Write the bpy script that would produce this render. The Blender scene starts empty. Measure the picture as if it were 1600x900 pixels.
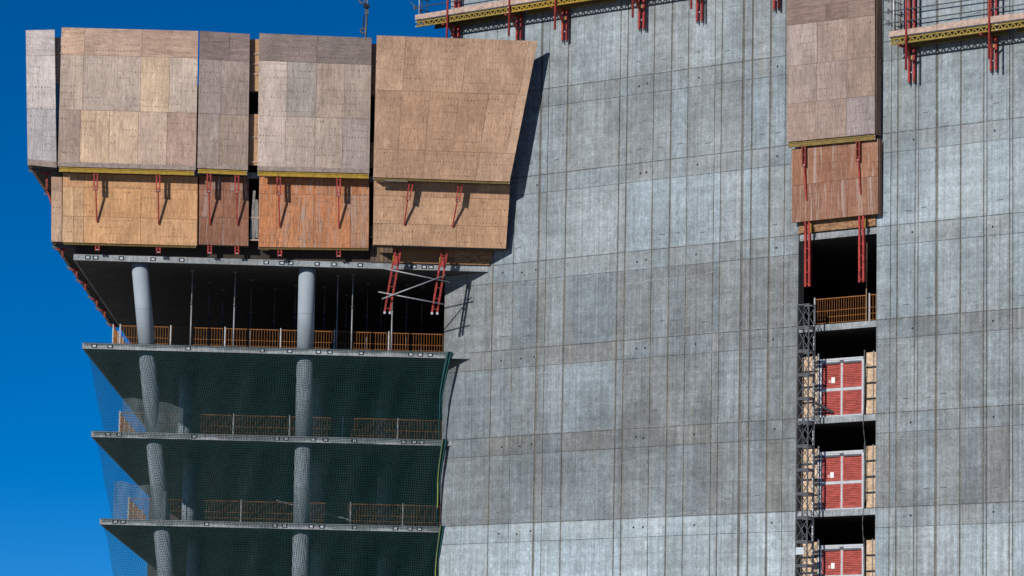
import bpy, math, random
from mathutils import Vector, Matrix
random.seed(11)
R = math.radians
sc = bpy.context.scene
col = sc.collection

# ------------------------------------------------------------------ camera
FPX, PITCH, ROLL = 5905.0, R(7.78), 0.0189            # focal length in photo pixels (1600 wide)
CAMP = Vector((0, 0, 1.7))
F = Vector((0, math.cos(PITCH), math.sin(PITCH)))
U0 = Vector((0, -math.sin(PITCH), math.cos(PITCH)))
X0 = Vector((1, 0, 0))
RT = X0 * math.cos(ROLL) + U0 * math.sin(ROLL)
UP = U0 * math.cos(ROLL) - X0 * math.sin(ROLL)
cd = bpy.data.cameras.new('camera')
cam = bpy.data.objects.new('camera', cd)
col.objects.link(cam)
cam.matrix_world = Matrix(((RT.x, UP.x, -F.x, CAMP.x), (RT.y, UP.y, -F.y, CAMP.y), (RT.z, UP.z, -F.z, CAMP.z), (0, 0, 0, 1)))
cd.sensor_width = 36.0
cd.lens = 36.0 * FPX / 1600.0
cd.clip_start = 1.0
cd.clip_end = 20000.0
sc.camera = cam

# ------------------------------------------------------------------ sky and sun
SUN_AZ, SUN_EL = R(36), R(20.5)                        # sun stands behind the camera, this far round to the left
sund = Vector((-math.sin(SUN_AZ) * math.cos(SUN_EL), -math.cos(SUN_AZ) * math.cos(SUN_EL), math.sin(SUN_EL)))
w = bpy.data.worlds.new('World')
sc.world = w
w.use_nodes = True
nt = w.node_tree
bg = nt.nodes['Background']
sky = nt.nodes.new('ShaderNodeTexSky')
sky.sky_type = 'NISHITA'
sky.sun_disc = False
sky.sun_elevation = SUN_EL
sky.sun_rotation = math.atan2(sund.x, sund.y)
sky.altitude = 3000
sky.air_density = 0.55
sky.dust_density = 0.0
sky.ozone_density = 6.0
hs = nt.nodes.new('ShaderNodeHueSaturation')
hs.inputs['Saturation'].default_value = 1.22
hs.inputs['Hue'].default_value = 0.498
hs.inputs['Value'].default_value = 1.0
nt.links.new(sky.outputs[0], hs.inputs['Color'])
nt.links.new(hs.outputs[0], bg.inputs['Color'])
bg.inputs['Strength'].default_value = 0.081
sl = bpy.data.lights.new('sun', 'SUN')
sl.energy = 4.4
sl.angle = R(0.8)
sl.color = (1.0, 0.95, 0.88)
so = bpy.data.objects.new('sun', sl)
col.objects.link(so)
so.location = (-120, -120, 120)
so.rotation_euler = (-sund).to_track_quat('-Z', 'Y').to_euler()
vs = sc.view_settings
vs.view_transform = 'Standard'
vs.look = 'None'
vs.gamma = 1.0
vs.exposure = 0.0
vs.use_curve_mapping = False

# ------------------------------------------------------------------ frames: wall (u along, v into the building, z up) and facade (the same)
A_R, A_L, A_S = R(40.2), R(3.9), R(-0.86)
def ray(px, py):
    return (F * FPX + RT * (px - 800) + UP * (450 - py)).normalized()
def frame(o, ang):
    c, s = math.cos(ang), math.sin(ang)
    return Matrix(((c, -s, 0, o[0]), (s, c, 0, o[1]), (0, 0, 1, 0), (0, 0, 0, 1)))
_r = ray(690, 687)
_p = CAMP + _r * (172.0 / _r.y)
WALL = frame((_p.x, _p.y), -A_R)
WI = WALL.inverted()
def hit(M, MI, px, py, v):
    o = MI @ CAMP
    d = MI.to_3x3() @ ray(px, py)
    if callable(v):
        vv = v(26.0)
        for _ in range(8):
            t = (vv - o.y) / d.y
            vv = v((o + d * t).z)
    else:
        vv = v
    t = (vv - o.y) / d.y
    p = o + d * t
    return p
def wl(px, py, v=0.0):
    return hit(WALL, WI, px, py, v)
_a = WALL @ wl(765, 415.5)
FAC = frame((_a.x, _a.y), A_L)
FI = FAC.inverted()
def fa(px, py, v=0.0):
    return hit(FAC, FI, px, py, v)
IDM = Matrix.Identity(4)
FLOORZ = {-2: 33.81, -1: 29.88, 0: 25.95, 1: 22.02, 2: 18.09, 3: 14.16, 4: 10.23}
_z0 = wl(765, 415.5).z
for k in FLOORZ:
    FLOORZ[k] = _z0 - 3.93 * k
FRONTV = {-2: -0.5, -1: -0.3, 0: 0.0, 1: 0.73, 2: 1.44, 3: 1.75, 4: 2.2}
LEFTPX = {0: (115, 395), 1: (129, 531), 2: (143, 668.3), 3: (156, 806)}
LEFTS = {k: fa(LEFTPX[k][0], LEFTPX[k][1], FRONTV[k]).x for k in LEFTPX}
LEFTS[-1] = LEFTS[0] - 0.45
LEFTS[-2] = LEFTS[0] - 0.9
LEFTS[4] = LEFTS[3] + 0.45
SIDE_E = math.tan(A_L + A_S)                          # how the building's side drifts along the facade per metre of depth

# ------------------------------------------------------------------ mesh helpers
class MB:
    def __init__(self):
        self.v, self.f = [], []
    def prism(self, front, back):
        n = len(front)
        b = len(self.v)
        self.v += [tuple(p) for p in front] + [tuple(p) for p in back]
        self.f.append(tuple(b + i for i in range(n)))
        self.f.append(tuple(b + n + i for i in reversed(range(n))))
        for i in range(n):
            j = (i + 1) % n
            self.f.append((b + j, b + i, b + n + i, b + n + j))
        return self
    def box(self, a, c):
        (x0, y0, z0), (x1, y1, z1) = a, c
        x0, x1 = min(x0, x1), max(x0, x1)
        y0, y1 = min(y0, y1), max(y0, y1)
        z0, z1 = min(z0, z1), max(z0, z1)
        return self.prism([(x0, y0, z0), (x1, y0, z0), (x1, y0, z1), (x0, y0, z1)],
                          [(x0, y1, z0), (x1, y1, z0), (x1, y1, z1), (x0, y1, z1)])
    def slab(self, poly, z0, z1):
        return self.prism([(x, y, z1) for x, y in poly], [(x, y, z0) for x, y in poly])
    def bar(self, p, q, w, h=None, up=(0, 0, 1)):
        h = w if h is None else h
        p, q = Vector(p), Vector(q)
        d = (q - p).normalized()
        s = d.cross(Vector(up))
        if s.length < 1e-3:
            s = d.cross(Vector((0, 1, 0)))
        s.normalize()
        t = s.cross(d)
        o = [s * (-w / 2) + t * (-h / 2), s * (w / 2) + t * (-h / 2), s * (w / 2) + t * (h / 2), s * (-w / 2) + t * (h / 2)]
        return self.prism([p + x for x in o], [q + x for x in o])
    def tube(self, p, q, r, n=8, r2=None):
        r2 = r if r2 is None else r2
        p, q = Vector(p), Vector(q)
        d = (q - p).normalized()
        s = d.orthogonal().normalized()
        t = d.cross(s)
        cs = [(math.cos(2 * math.pi * i / n), math.sin(2 * math.pi * i / n)) for i in range(n)]
        return self.prism([p + s * a * r + t * b * r for a, b in cs], [q + s * a * r2 + t * b * r2 for a, b in cs])
    def build(self, name, m, parent=None, M=IDM, org=(0, 0, 0), smooth=False, color=None):
        org = Vector(org)
        me = bpy.data.meshes.new(name)
        me.from_pydata([tuple(Vector(p) - org) for p in self.v], [], self.f)
        me.validate()
        import bmesh
        bm = bmesh.new(); bm.from_mesh(me)
        bmesh.ops.recalc_face_normals(bm, faces=bm.faces)
        bm.to_mesh(me); bm.free()
        me.materials.append(m)
        if smooth:
            for p in me.polygons:
                p.use_smooth = len(p.vertices) == 4
        o = bpy.data.objects.new(name, me)
        col.objects.link(o)
        if parent is not None:
            o.parent = parent
        else:
            o.matrix_world = M @ Matrix.Translation(org)
        if color:
            o.color = (color[0], color[1], color[2], 1)
        return o
def tag(o, label=None, cat=None, group=None, kind=None):
    if label: o['label'] = label
    if cat: o['category'] = cat
    if group: o['group'] = group
    if kind: o['kind'] = kind
    return o
def thing(name, label, cat, M, org, group=None):
    o = bpy.data.objects.new(name, None)
    o.empty_display_size = 0.3
    col.objects.link(o)
    o.matrix_world = M @ Matrix.Translation(Vector(org))
    o['org'] = list(org)
    del o['org']
    tag(o, label, cat, group)
    return o

# ------------------------------------------------------------------ materials
def newmat(name, rough=0.8, metal=0.0):
    m = bpy.data.materials.new(name)
    m.use_nodes = True
    n = m.node_tree
    b = n.nodes['Principled BSDF']
    b.inputs['Roughness'].default_value = rough
    b.inputs['Metallic'].default_value = metal
    b.inputs['Specular IOR Level'].default_value = 0.3
    return m, n, b
class G:
    def __init__(self, n):
        self.n = n
    def node(self, t, **k):
        x = self.n.nodes.new(t)
        for a, v in k.items():
            setattr(x, a, v)
        return x
    def put(self, s, v):
        if isinstance(v, bpy.types.NodeSocket):
            self.n.links.new(v, s)
        else:
            s.default_value = v
    def coord(self, scale=(1, 1, 1), rnd=0.0):
        c = self.node('ShaderNodeTexCoord')
        mp = self.node('ShaderNodeMapping')
        self.n.links.new(c.outputs['Object'], mp.inputs['Vector'])
        mp.inputs['Scale'].default_value = scale
        if rnd:
            oi = self.node('ShaderNodeObjectInfo')
            ml = self.math('MULTIPLY', oi.outputs['Random'], rnd)
            cb = self.node('ShaderNodeCombineXYZ')
            for i in range(3):
                self.n.links.new(ml, cb.inputs[i])
            self.n.links.new(cb.outputs[0], mp.inputs['Location'])
        return mp.outputs[0]
    def noise(self, vec, scale=5.0, detail=4.0, rough=0.55, dist=0.0):
        x = self.node('ShaderNodeTexNoise')
        self.put(x.inputs['Vector'], vec)
        x.inputs['Scale'].default_value = scale
        x.inputs['Detail'].default_value = detail
        x.inputs['Roughness'].default_value = rough
        x.inputs['Distortion'].default_value = dist
        return x.outputs['Fac']
    def ramp(self, v, a, b, lo=0.0, hi=1.0):
        x = self.node('ShaderNodeMapRange')
        x.clamp = True
        self.put(x.inputs[0], v)
        for i, k in enumerate((a, b, lo, hi)):
            x.inputs[i + 1].default_value = k
        return x.outputs[0]
    def math(self, op, a, b=0.0, c=0.0):
        x = self.node('ShaderNodeMath', operation=op)
        self.put(x.inputs[0], a); self.put(x.inputs[1], b); self.put(x.inputs[2], c)
        return x.outputs[0]
    def mix(self, f, a, b, mode='MIX'):
        x = self.node('ShaderNodeMix', data_type='RGBA', blend_type=mode)
        self.put(x.inputs[0], f)
        for s, v in ((x.inputs[6], a), (x.inputs[7], b)):
            if isinstance(v, tuple) and len(v) == 3:
                v = (*v, 1)
            self.put(s, v)
        return x.outputs[2]
    def sep(self, v):
        x = self.node('ShaderNodeSeparateXYZ')
        self.put(x.inputs[0], v)
        return x.outputs
    def bump(self, b, h, strength=0.3, dist=0.02):
        x = self.node('ShaderNodeBump')
        x.inputs['Strength'].default_value = strength
        x.inputs['Distance'].default_value = dist
        self.put(x.inputs['Height'], h)
        self.n.links.new(x.outputs[0], b.inputs['Normal'])

def plain(name, c, rough=0.6, metal=0.0, var=0.25, scale=6.0):
    m, n, b = newmat(name, rough, metal)
    g = G(n)
    f = g.noise(g.coord(rnd=37.0), scale, 5, 0.6)
    lo = tuple(x * (1 - var) for x in c)
    hi = tuple(min(1, x * (1 + var)) for x in c)
    cc = g.mix(g.ramp(f, 0.3, 0.7), lo, hi)
    g.put(b.inputs['Base Color'], cc)
    return m

def concrete_mat(name, use_obj=True, base=(0.33, 0.35, 0.365), groove=False):
    m, n, b = newmat(name, 0.85)
    g = G(n)
    co = g.coord()
    xyz = g.sep(co)
    oi = g.node('ShaderNodeObjectInfo')
    basec = oi.outputs['Color'] if use_obj else (*base, 1)
    if groove:
        at = g.node('ShaderNodeAttribute', attribute_name='tone')
        basec = at.outputs['Color']
    blotch = g.noise(g.coord((0.45, 0.45, 0.35)), 1.0, 6, 0.62, 0.4)
    mott = g.noise(g.coord((1.5, 1.5, 1.5)), 2.2, 8, 0.68, 0.2)
    streak = g.noise(g.coord((9, 9, 0.35)), 1.0, 5, 0.6)
    fine = g.noise(g.coord((1, 1, 1)), 22, 3, 0.6)
    c = g.mix(g.ramp(blotch, 0.33, 0.68), (0.84, 0.845, 0.85), (1.10, 1.10, 1.10))
    c = g.mix(1.0, basec, c, 'MULTIPLY')
    c = g.mix(1.0, c, g.mix(g.ramp(mott, 0.3, 0.7), (0.74, 0.74, 0.73), (1.18, 1.18, 1.18)), 'MULTIPLY')
    c = g.mix(1.0, c, g.mix(g.ramp(streak, 0.32, 0.7), (0.84, 0.84, 0.835), (1.09, 1.09, 1.10)), 'MULTIPLY')
    c = g.mix(1.0, c, g.mix(g.ramp(fine, 0.3, 0.7), (0.86, 0.86, 0.86), (1.08, 1.08, 1.08)), 'MULTIPLY')
    drip = g.math('ADD', g.math('MULTIPLY', g.noise(g.coord((0.22, 0.22, 0.16)), 1.0, 11, 0.76, 0.5), 0.80), g.math('MULTIPLY', g.noise(g.coord((3.2, 3.2, 0.20)), 1.0, 5, 0.65), 0.20))
    c = g.mix(1.0, c, g.mix(g.ramp(drip, 0.44, 0.56), (1.10, 1.10, 1.10), (0.78, 0.775, 0.765)), 'MULTIPLY')
    board = g.noise(g.coord((11, 11, 0.035)), 1.0, 4, 0.75)
    c = g.mix(1.0, c, g.mix(g.ramp(board, 0.36, 0.62), (0.80, 0.80, 0.79), (1.09, 1.09, 1.09)), 'MULTIPLY')
    lift = g.noise(g.coord((0.10, 0.10, 2.6)), 1.0, 6, 0.75)
    c = g.mix(1.0, c, g.mix(g.ramp(lift, 0.38, 0.62), (0.86, 0.86, 0.855), (1.08, 1.08, 1.08)), 'MULTIPLY')
    speck = g.noise(g.coord((1, 1, 1.4)), 7.5, 6, 0.72)
    c = g.mix(1.0, c, g.mix(g.ramp(speck, 0.32, 0.68), (0.74, 0.74, 0.74), (1.2, 1.2, 1.2)), 'MULTIPLY')
    # lime and rust runs below each pour joint
    zz = g.math('FRACT', g.math('DIVIDE', g.math('SUBTRACT', _z0 + 39.3, xyz[2]), 3.93))
    near = g.math('MULTIPLY', g.ramp(zz, 0.0, 0.22, 1.0, 0.0), g.ramp(g.noise(g.coord((5, 5, 0.12)), 1.0, 3, 0.6), 0.52, 0.72))
    c = g.mix(g.math('MULTIPLY', near, 0.45), c, (0.42, 0.42, 0.40))
    rust = g.math('MULTIPLY', g.ramp(g.noise(g.coord((2.6, 2.6, 0.10)), 1.0, 3, 0.55), 0.60, 0.72), g.ramp(g.noise(g.coord((0.3, 0.3, 0.3)), 1.0, 2), 0.45, 0.62))
    c = g.mix(g.math('MULTIPLY', rust, 0.32), c, (0.26, 0.19, 0.10))
    # wavering pour lines
    wav = g.noise(g.coord((0.16, 0.16, 0.02)), 1.0, 2, 0.5)
    pl = g.math('FRACT', g.math('ADD', g.math('DIVIDE', xyz[2], 1.31), g.math('MULTIPLY', wav, 1.1)))
    pm = g.math('MULTIPLY', g.ramp(g.math('ABSOLUTE', g.math('SUBTRACT', pl, 0.5)), 0.0, 0.022, 1.0, 0.0), g.ramp(blotch, 0.40, 0.60))
    c = g.mix(g.math('MULTIPLY', pm, 0.20), c, (0.50, 0.52, 0.53))
    # crusted line of each pour joint, and stained margins beside the form joints
    crust = g.math('MULTIPLY', g.math('MAXIMUM', g.ramp(zz, 0.0, 0.014, 1.0, 0.0), g.ramp(zz, 0.986, 1.0, 0.0, 1.0)), g.ramp(g.noise(g.coord((3.5, 3.5, 6)), 1.0, 5, 0.7), 0.42, 0.58))
    c = g.mix(g.math('MULTIPLY', crust, 0.7), c, (0.10, 0.09, 0.08))
    if use_obj:
        gc = g.node('ShaderNodeTexCoord')
        gx = g.sep(gc.outputs['Generated'])[0]
        ed = g.math('MINIMUM', gx, g.math('SUBTRACT', 1.0, gx))
        sm = g.math('MULTIPLY', g.ramp(ed, 0.0, 0.10, 1.0, 0.0), g.ramp(g.noise(g.coord((0.9, 0.9, 0.35)), 1.0, 5, 0.65), 0.45, 0.66))
        c = g.mix(g.math('MULTIPLY', sm, 0.60), c, (0.185, 0.165, 0.125))
    # small dark pits and scrapes
    pit = g.node('ShaderNodeTexVoronoi')
    g.put(pit.inputs['Vector'], g.coord((2.2, 2.2, 5.5)))
    pit.inputs['Scale'].default_value = 1.0
    pk = g.math('MULTIPLY', g.ramp(pit.outputs['Distance'], 0.05, 0.11, 1.0, 0.0), g.ramp(mott, 0.50, 0.60))
    c = g.mix(g.math('MULTIPLY', pk, 0.75), c, (0.06, 0.06, 0.065))
    g.put(b.inputs['Base Color'], c)
    g.bump(b, g.math('ADD', mott, g.math('MULTIPLY', fine, 0.5)), 0.35, 0.03)
    return m

def plywood_mat(name, horiz=False, stain=0.0):
    m, n, b = newmat(name, 0.75)
    g = G(n)
    oi = g.node('ShaderNodeObjectInfo')
    sx = (0.8, 0.8, 9) if horiz else (9, 9, 0.8)
    gr = g.noise(g.coord(sx, rnd=91.0), 1.3, 6, 0.7, 1.2)
    fl = g.noise(g.coord((3.0, 3.0, 1.6) if not horiz else (1.6, 1.6, 3.0), rnd=53.0), 1.6, 6, 0.7, 2.5)
    dirt = g.noise(g.coord((0.8, 0.8, 0.5), rnd=17.0), 1.0, 5, 0.6)
    c = g.mix(1.0, oi.outputs['Color'], g.mix(g.ramp(gr, 0.30, 0.70), (0.66, 0.62, 0.59), (1.18, 1.18, 1.18)), 'MULTIPLY')
    c = g.mix(1.0, c, g.mix(g.ramp(fl, 0.35, 0.65), (0.80, 0.76, 0.73), (1.12, 1.12, 1.12)), 'MULTIPLY')
    c = g.mix(1.0, c, g.mix(g.ramp(dirt, 0.3, 0.7), (0.72, 0.71, 0.71), (1.14, 1.13, 1.12)), 'MULTIPLY')
    if stain:
        st = g.noise(g.coord((7.0, 7.0, 0.9), rnd=23.0), 1.0, 8, 0.8, 2.5)
        c = g.mix(g.math('MULTIPLY', g.ramp(st, 0.50, 0.62), stain), c, (0.15, 0.062, 0.034))
        st2 = g.noise(g.coord((6.5, 6.5, 0.35), rnd=61.0), 1.0, 4, 0.6, 1.0)
        c = g.mix(g.math('MULTIPLY', g.ramp(st2, 0.52, 0.64), 0.7), c, (0.36, 0.29, 0.26))
    # rows of nail marks left from earlier use
    xyz = g.sep(g.coord((1, 1, 1), rnd=7.0))
    jit = g.noise(g.coord((7, 7, 7), rnd=11.0), 1.0, 1)
    zr = g.math('ADD', g.math('DIVIDE', xyz[2], 0.31), g.math('MULTIPLY', jit, 0.35))
    xr = g.math('ADD', g.math('DIVIDE', xyz[0], 0.135), g.math('MULTIPLY', jit, 0.9))
    dz = g.math('MULTIPLY', g.math('ABSOLUTE', g.math('SUBTRACT', g.math('FRACT', zr), 0.5)), 0.31)
    dx = g.math('MULTIPLY', g.math('ABSOLUTE', g.math('SUBTRACT', g.math('FRACT', xr), 0.5)), 0.135)
    dd = g.math('SQRT', g.math('ADD', g.math('POWER', g.math('MULTIPLY', dz, 0.75), 2.0), g.math('POWER', dx, 2.0)))
    dot = g.math('MULTIPLY', g.ramp(dd, 0.012, 0.032, 1.0, 0.0), g.ramp(g.noise(g.coord((1.3, 1.3, 2.2), rnd=29.0), 1.0, 3), 0.44, 0.60))
    c = g.mix(g.math('MULTIPLY', dot, 0.88), c, (0.055, 0.04, 0.035))
    g.put(b.inputs['Base Color'], c)
    g.bump(b, gr, 0.2, 0.01)
    return m

def osb_mat(name, c0, c1):
    m, n, b = newmat(name, 0.8)
    g = G(n)
    v = g.node('ShaderNodeTexVoronoi')
    g.put(v.inputs['Vector'], g.coord((9, 9, 16), rnd=31.0))
    v.inputs['Scale'].default_value = 1.0
    s = g.sep(v.outputs['Color'])
    c = g.mix(s[0], c0, c1)
    f = g.noise(g.coord(rnd=9.0), 3.0, 5)
    c = g.mix(1.0, c, g.mix(g.ramp(f, 0.3, 0.7), (0.75, 0.73, 0.7), (1.1, 1.1, 1.1)), 'MULTIPLY')
    g.put(b.inputs['Base Color'], c)
    return m

M_conc = concrete_mat('concrete_panel')
M_concn = concrete_mat('concrete_narrow_panel', False, groove=True)
M_core = concrete_mat('concrete_joint', False, (0.165, 0.16, 0.145))
M_slab = concrete_mat('concrete_slab', False, (0.33, 0.36, 0.385))
M_colm = plain('concrete_column', (0.285, 0.335, 0.38), 0.8, 0.0, 0.12, 1.1)
M_ply = plywood_mat('plywood')
M_plyh = plywood_mat('plywood_cross_grain', True)
M_plys = plywood_mat('plywood_stained', False, 0.8)
M_osb = osb_mat('osb', (0.40, 0.27, 0.165), (0.64, 0.49, 0.35))
M_osbd = osb_mat('osb_dark', (0.16, 0.08, 0.04), (0.34, 0.20, 0.11))
M_ochre = plain('dull_ochre_girder', (0.17, 0.12, 0.035), 0.7, 0.0, 0.3, 7)
M_red = plain('red_steel', (0.29, 0.036, 0.030), 0.55, 0.0, 0.5, 5)
M_redd = plain('rusty_red_steel', (0.20, 0.035, 0.025), 0.6, 0.0, 0.5, 9)
M_door = plain('red_louvre', (0.36, 0.075, 0.062), 0.5, 0.0, 0.35, 2.5)
M_yel = plain('yellow_girder', (0.31, 0.20, 0.024), 0.6, 0.0, 0.3, 7)
M_galv = plain('galvanised_steel', (0.50, 0.52, 0.54), 0.45, 0.25, 0.25, 12)
M_dull = plain('dull_galvanised_steel', (0.27, 0.29, 0.31), 0.5, 0.2, 0.3, 12)
M_yelp = plain('weathered_yellow_girder', (0.235, 0.17, 0.035), 0.65, 0.0, 0.35, 5)
M_grey = plain('dark_grey_steel', (0.10, 0.11, 0.12), 0.5, 0.3, 0.3, 10)
M_blk = plain('black_rubber', (0.015, 0.015, 0.017), 0.7, 0.0, 0.2)
M_soff = plain('shade_dark_formwork', (0.06, 0.06, 0.062), 0.8, 0.0, 0.35, 1.2)  # near black so soffits, deck undersides and core wall read as unlit
M_floor = plain('shade_dark_floor', (0.05, 0.05, 0.052), 0.9, 0.0, 0.3, 1.0)  # floor colour darkened to keep sun bounce off the soffits
M_tim = plain('timber', (0.30, 0.20, 0.12), 0.8, 0.0, 0.3, 5)
M_timp = plain('weathered_timber', (0.40, 0.29, 0.24), 0.8, 0.0, 0.3, 5)
M_timg = plain('grey_timber', (0.21, 0.20, 0.19), 0.8, 0.0, 0.35, 6)
M_timb = plain('brown_grey_timber', (0.27, 0.215, 0.19), 0.8, 0.0, 0.35, 6)
M_orange = plain('orange_barrier', (0.25, 0.10, 0.022), 0.5, 0.0, 0.3, 8)
M_net = plain('green_net', (0.003, 0.032, 0.033), 0.7, 0.0, 0.3, 3)
M_netd = plain('teal_net_fold', (0.006, 0.05, 0.055), 0.7, 0.0, 0.4, 5)
M_white = plain('white_paper', (0.72, 0.72, 0.70), 0.6, 0.0, 0.05)
M_pale = plain('pale_plate', (0.45, 0.50, 0.54), 0.5, 0.0, 0.15)
M_brass = plain('brass_nut', (0.65, 0.42, 0.14), 0.35, 0.7, 0.15)
M_strap = plain('yellow_strap', (0.34, 0.36, 0.06), 0.6, 0.0, 0.15)
M_ground = plain('bounce_gravel', (0.34, 0.325, 0.30), 0.9, 0.0, 0.3, 0.4)  # unseen ground, made pale to bounce fill light into the shade

# ------------------------------------------------------------------ ground
g_ = MB()
g_.v = [(-6000, -6000, 0), (6000, -6000, 0), (6000, 9000, 0), (-6000, 9000, 0)]
g_.f = [(0, 1, 2, 3)]
tag(g_.build('ground', M_ground), kind='structure')

# ------------------------------------------------------------------ concrete wall with its lift opening
UEND = wl(1760, 860).x
UL, UR = wl(1243.5, 860).x, wl(1367, 860).x
ZTOP = 44.0
OPENZ = FLOORZ[0] + 0.02
wall = thing('concrete_wall', 'tall grey board marked concrete wall with panel joints and a lift opening', 'wall', WALL, (0, 0, 0))
PR = 0.032
MB().prism([(0, PR, 0), (UL, PR, 0), (UL, PR, OPENZ), (UR, PR, OPENZ), (UR, PR, 0), (UEND, PR, 0), (UEND, PR, ZTOP), (0, PR, ZTOP)],
           [(0, .42, 0), (UL, .42, 0), (UL, .42, OPENZ), (UR, .42, OPENZ), (UR, .42, 0), (UEND, .42, 0), (UEND, .42, ZTOP), (0, .42, ZTOP)]).build('wall_core', M_core, wall)
JL = [(762, .02), (794, .012), (833, .055), (845, .016), (875, .034), (958, .028), (969.6, .032), (1011.6, .022), (1039.5, .04),
      (1066, .018), (1108.6, .016), (1119.4, .02), (1153.6, .06), (1168, .04), (1197, .05), (1220.6, .016)]
JR = [(1389, .016), (1399.6, .034), (1427.5, .02), (1432.5, .02), (1461.6, .055), (1499.6, .036), (1536, .022), (1541, .022), (1577, .022), (1582, .022), (1625, .03), (1680, .03)]
cols = []
e = [(0.0, 0.0)] + [(wl(a, 860).x, h) for a, h in JL] + [(UL, 0.0)]
cols += [(e[i][0] + e[i][1], e[i + 1][0] - e[i + 1][1], 'L') for i in range(len(e) - 1)]
um = (UL + UR) / 2
cols += [(UL + .015, um - .02, 'M'), (um + .02, UR - .015, 'M')]
e = [(UR, 0.0)] + [(wl(a, 860).x, h) for a, h in JR] + [(UEND, 0.0)]
cols += [(e[i][0] + e[i][1], e[i + 1][0] - e[i + 1][1], 'R') for i in range(len(e) - 1)]
def upx(a): return wl(a, 860).x
# tone of the concrete itself: pours differ in age, cement and damp
TONE = {  # floor index of the joint on top of the field: (left part, right part)
    -3: (0.82, 0.84), -2: (0.84, 0.86), -1: (0.76, 0.88), 0: (0.86, 0.92), 1: (0.58, 0.92), 2: (0.64, 0.74), 3: (0.62, 0.58), 4: (1.16, 0.98)}
BAND = {-3: (0.66, 0.7), -2: (0.72, 0.76), -1: (0.70, 0.82), 0: (0.70, 0.82), 1: (0.56, 0.60), 2: (0.53, 0.66), 3: (1.12, 0.74), 4: (1.1, 0.95)}
OVER = [  # (px0, px1, field joint, tone)
    (845, 876, 1, .86), (1119, 1154, 1, .88), (1040, 1110, 1, .56), (876, 958, 2, .84), (845, 876, 2, .80), (969, 1110, 2, .54), (1119, 1154, 2, .84),
    (1197, 1221, 2, .42), (1197, 1221, 3, .44), (1220, 1245, 2, .60), (1220, 1245, 3, .72), (969, 1012, 3, .58), (1066, 1110, 3, .56), (876, 958, 3, .74), (1119, 1154, 3, .78),
    (833, 876, 3, .76), (690, 834, 3, .68), (690, 763, 1, .66), (1462, 1500, 3, .92), (1500, 1538, 3, .54), (1541, 1580, 3, .62), (1580, 1625, 3, .90), (1367, 1430, 3, .56),
    (1400, 1430, 2, .86), (1432, 1462, 2, .88), (1462, 1500, 2, .90), (1500, 1538, 2, .64), (1541, 1580, 2, .88), (1367, 1400, 2, .58), (1220, 1245, -1, .58), (1197, 1221, -1, .86), (1066, 1110, -1, .74)]
def tint(t):
    t = 0.74 + (t - 0.74) * 0.90
    q = min(1.0, max(0.0, (1.0 - t) * 0.75))
    base = (0.362, 0.432, 0.480)
    grey = 0.41
    return [(x + (grey - x) * q) * t for x in base]
pieces = []
for k in range(-4, 5):
    zt = _z0 - 3.93 * k
    for (a, b_, side) in cols:
        for kind in ('band', 'field'):
            z1 = zt - .006 if kind == 'band' else zt - .83 - .005
            z0 = zt - .83 + .005 if kind == 'band' else zt - 3.93 + .006
            if side == 'M' and z0 < OPENZ: continue
            kk = max(-3, k + 0)
            # field below joint k belongs to the storey beneath floor k
            fk = max(-3, min(4, k + 1)) if kind == 'field' else max(-3, min(4, k))
            t = (TONE if kind == 'field' else BAND)[fk][1 if side == 'R' else 0]
            t += random.uniform(-.045, .045)
            if kind == 'field':
                for (p0, p1, kf, tt) in OVER:
                    if kf == fk and upx(p0) - .15 <= (a + b_) / 2 <= upx(p1) + .15:
                        t = t * .45 + tt * .90 * .55
            c = tint(t)
            sft = random.uniform(-.012, .012)
            pieces.append((a, b_, z0, z1, (c[0] + sft, c[1], c[2] - sft), kind, k))
pieces.sort(key=lambda p: -(p[1] - p[0]) * (p[3] - p[2]) if p[3] > 9 else 0)
HOLES = [779, 808, 828, 872, 990, 1003, 1083, 1207, 1422, 1552]           # tie holes, by joint column
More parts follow.
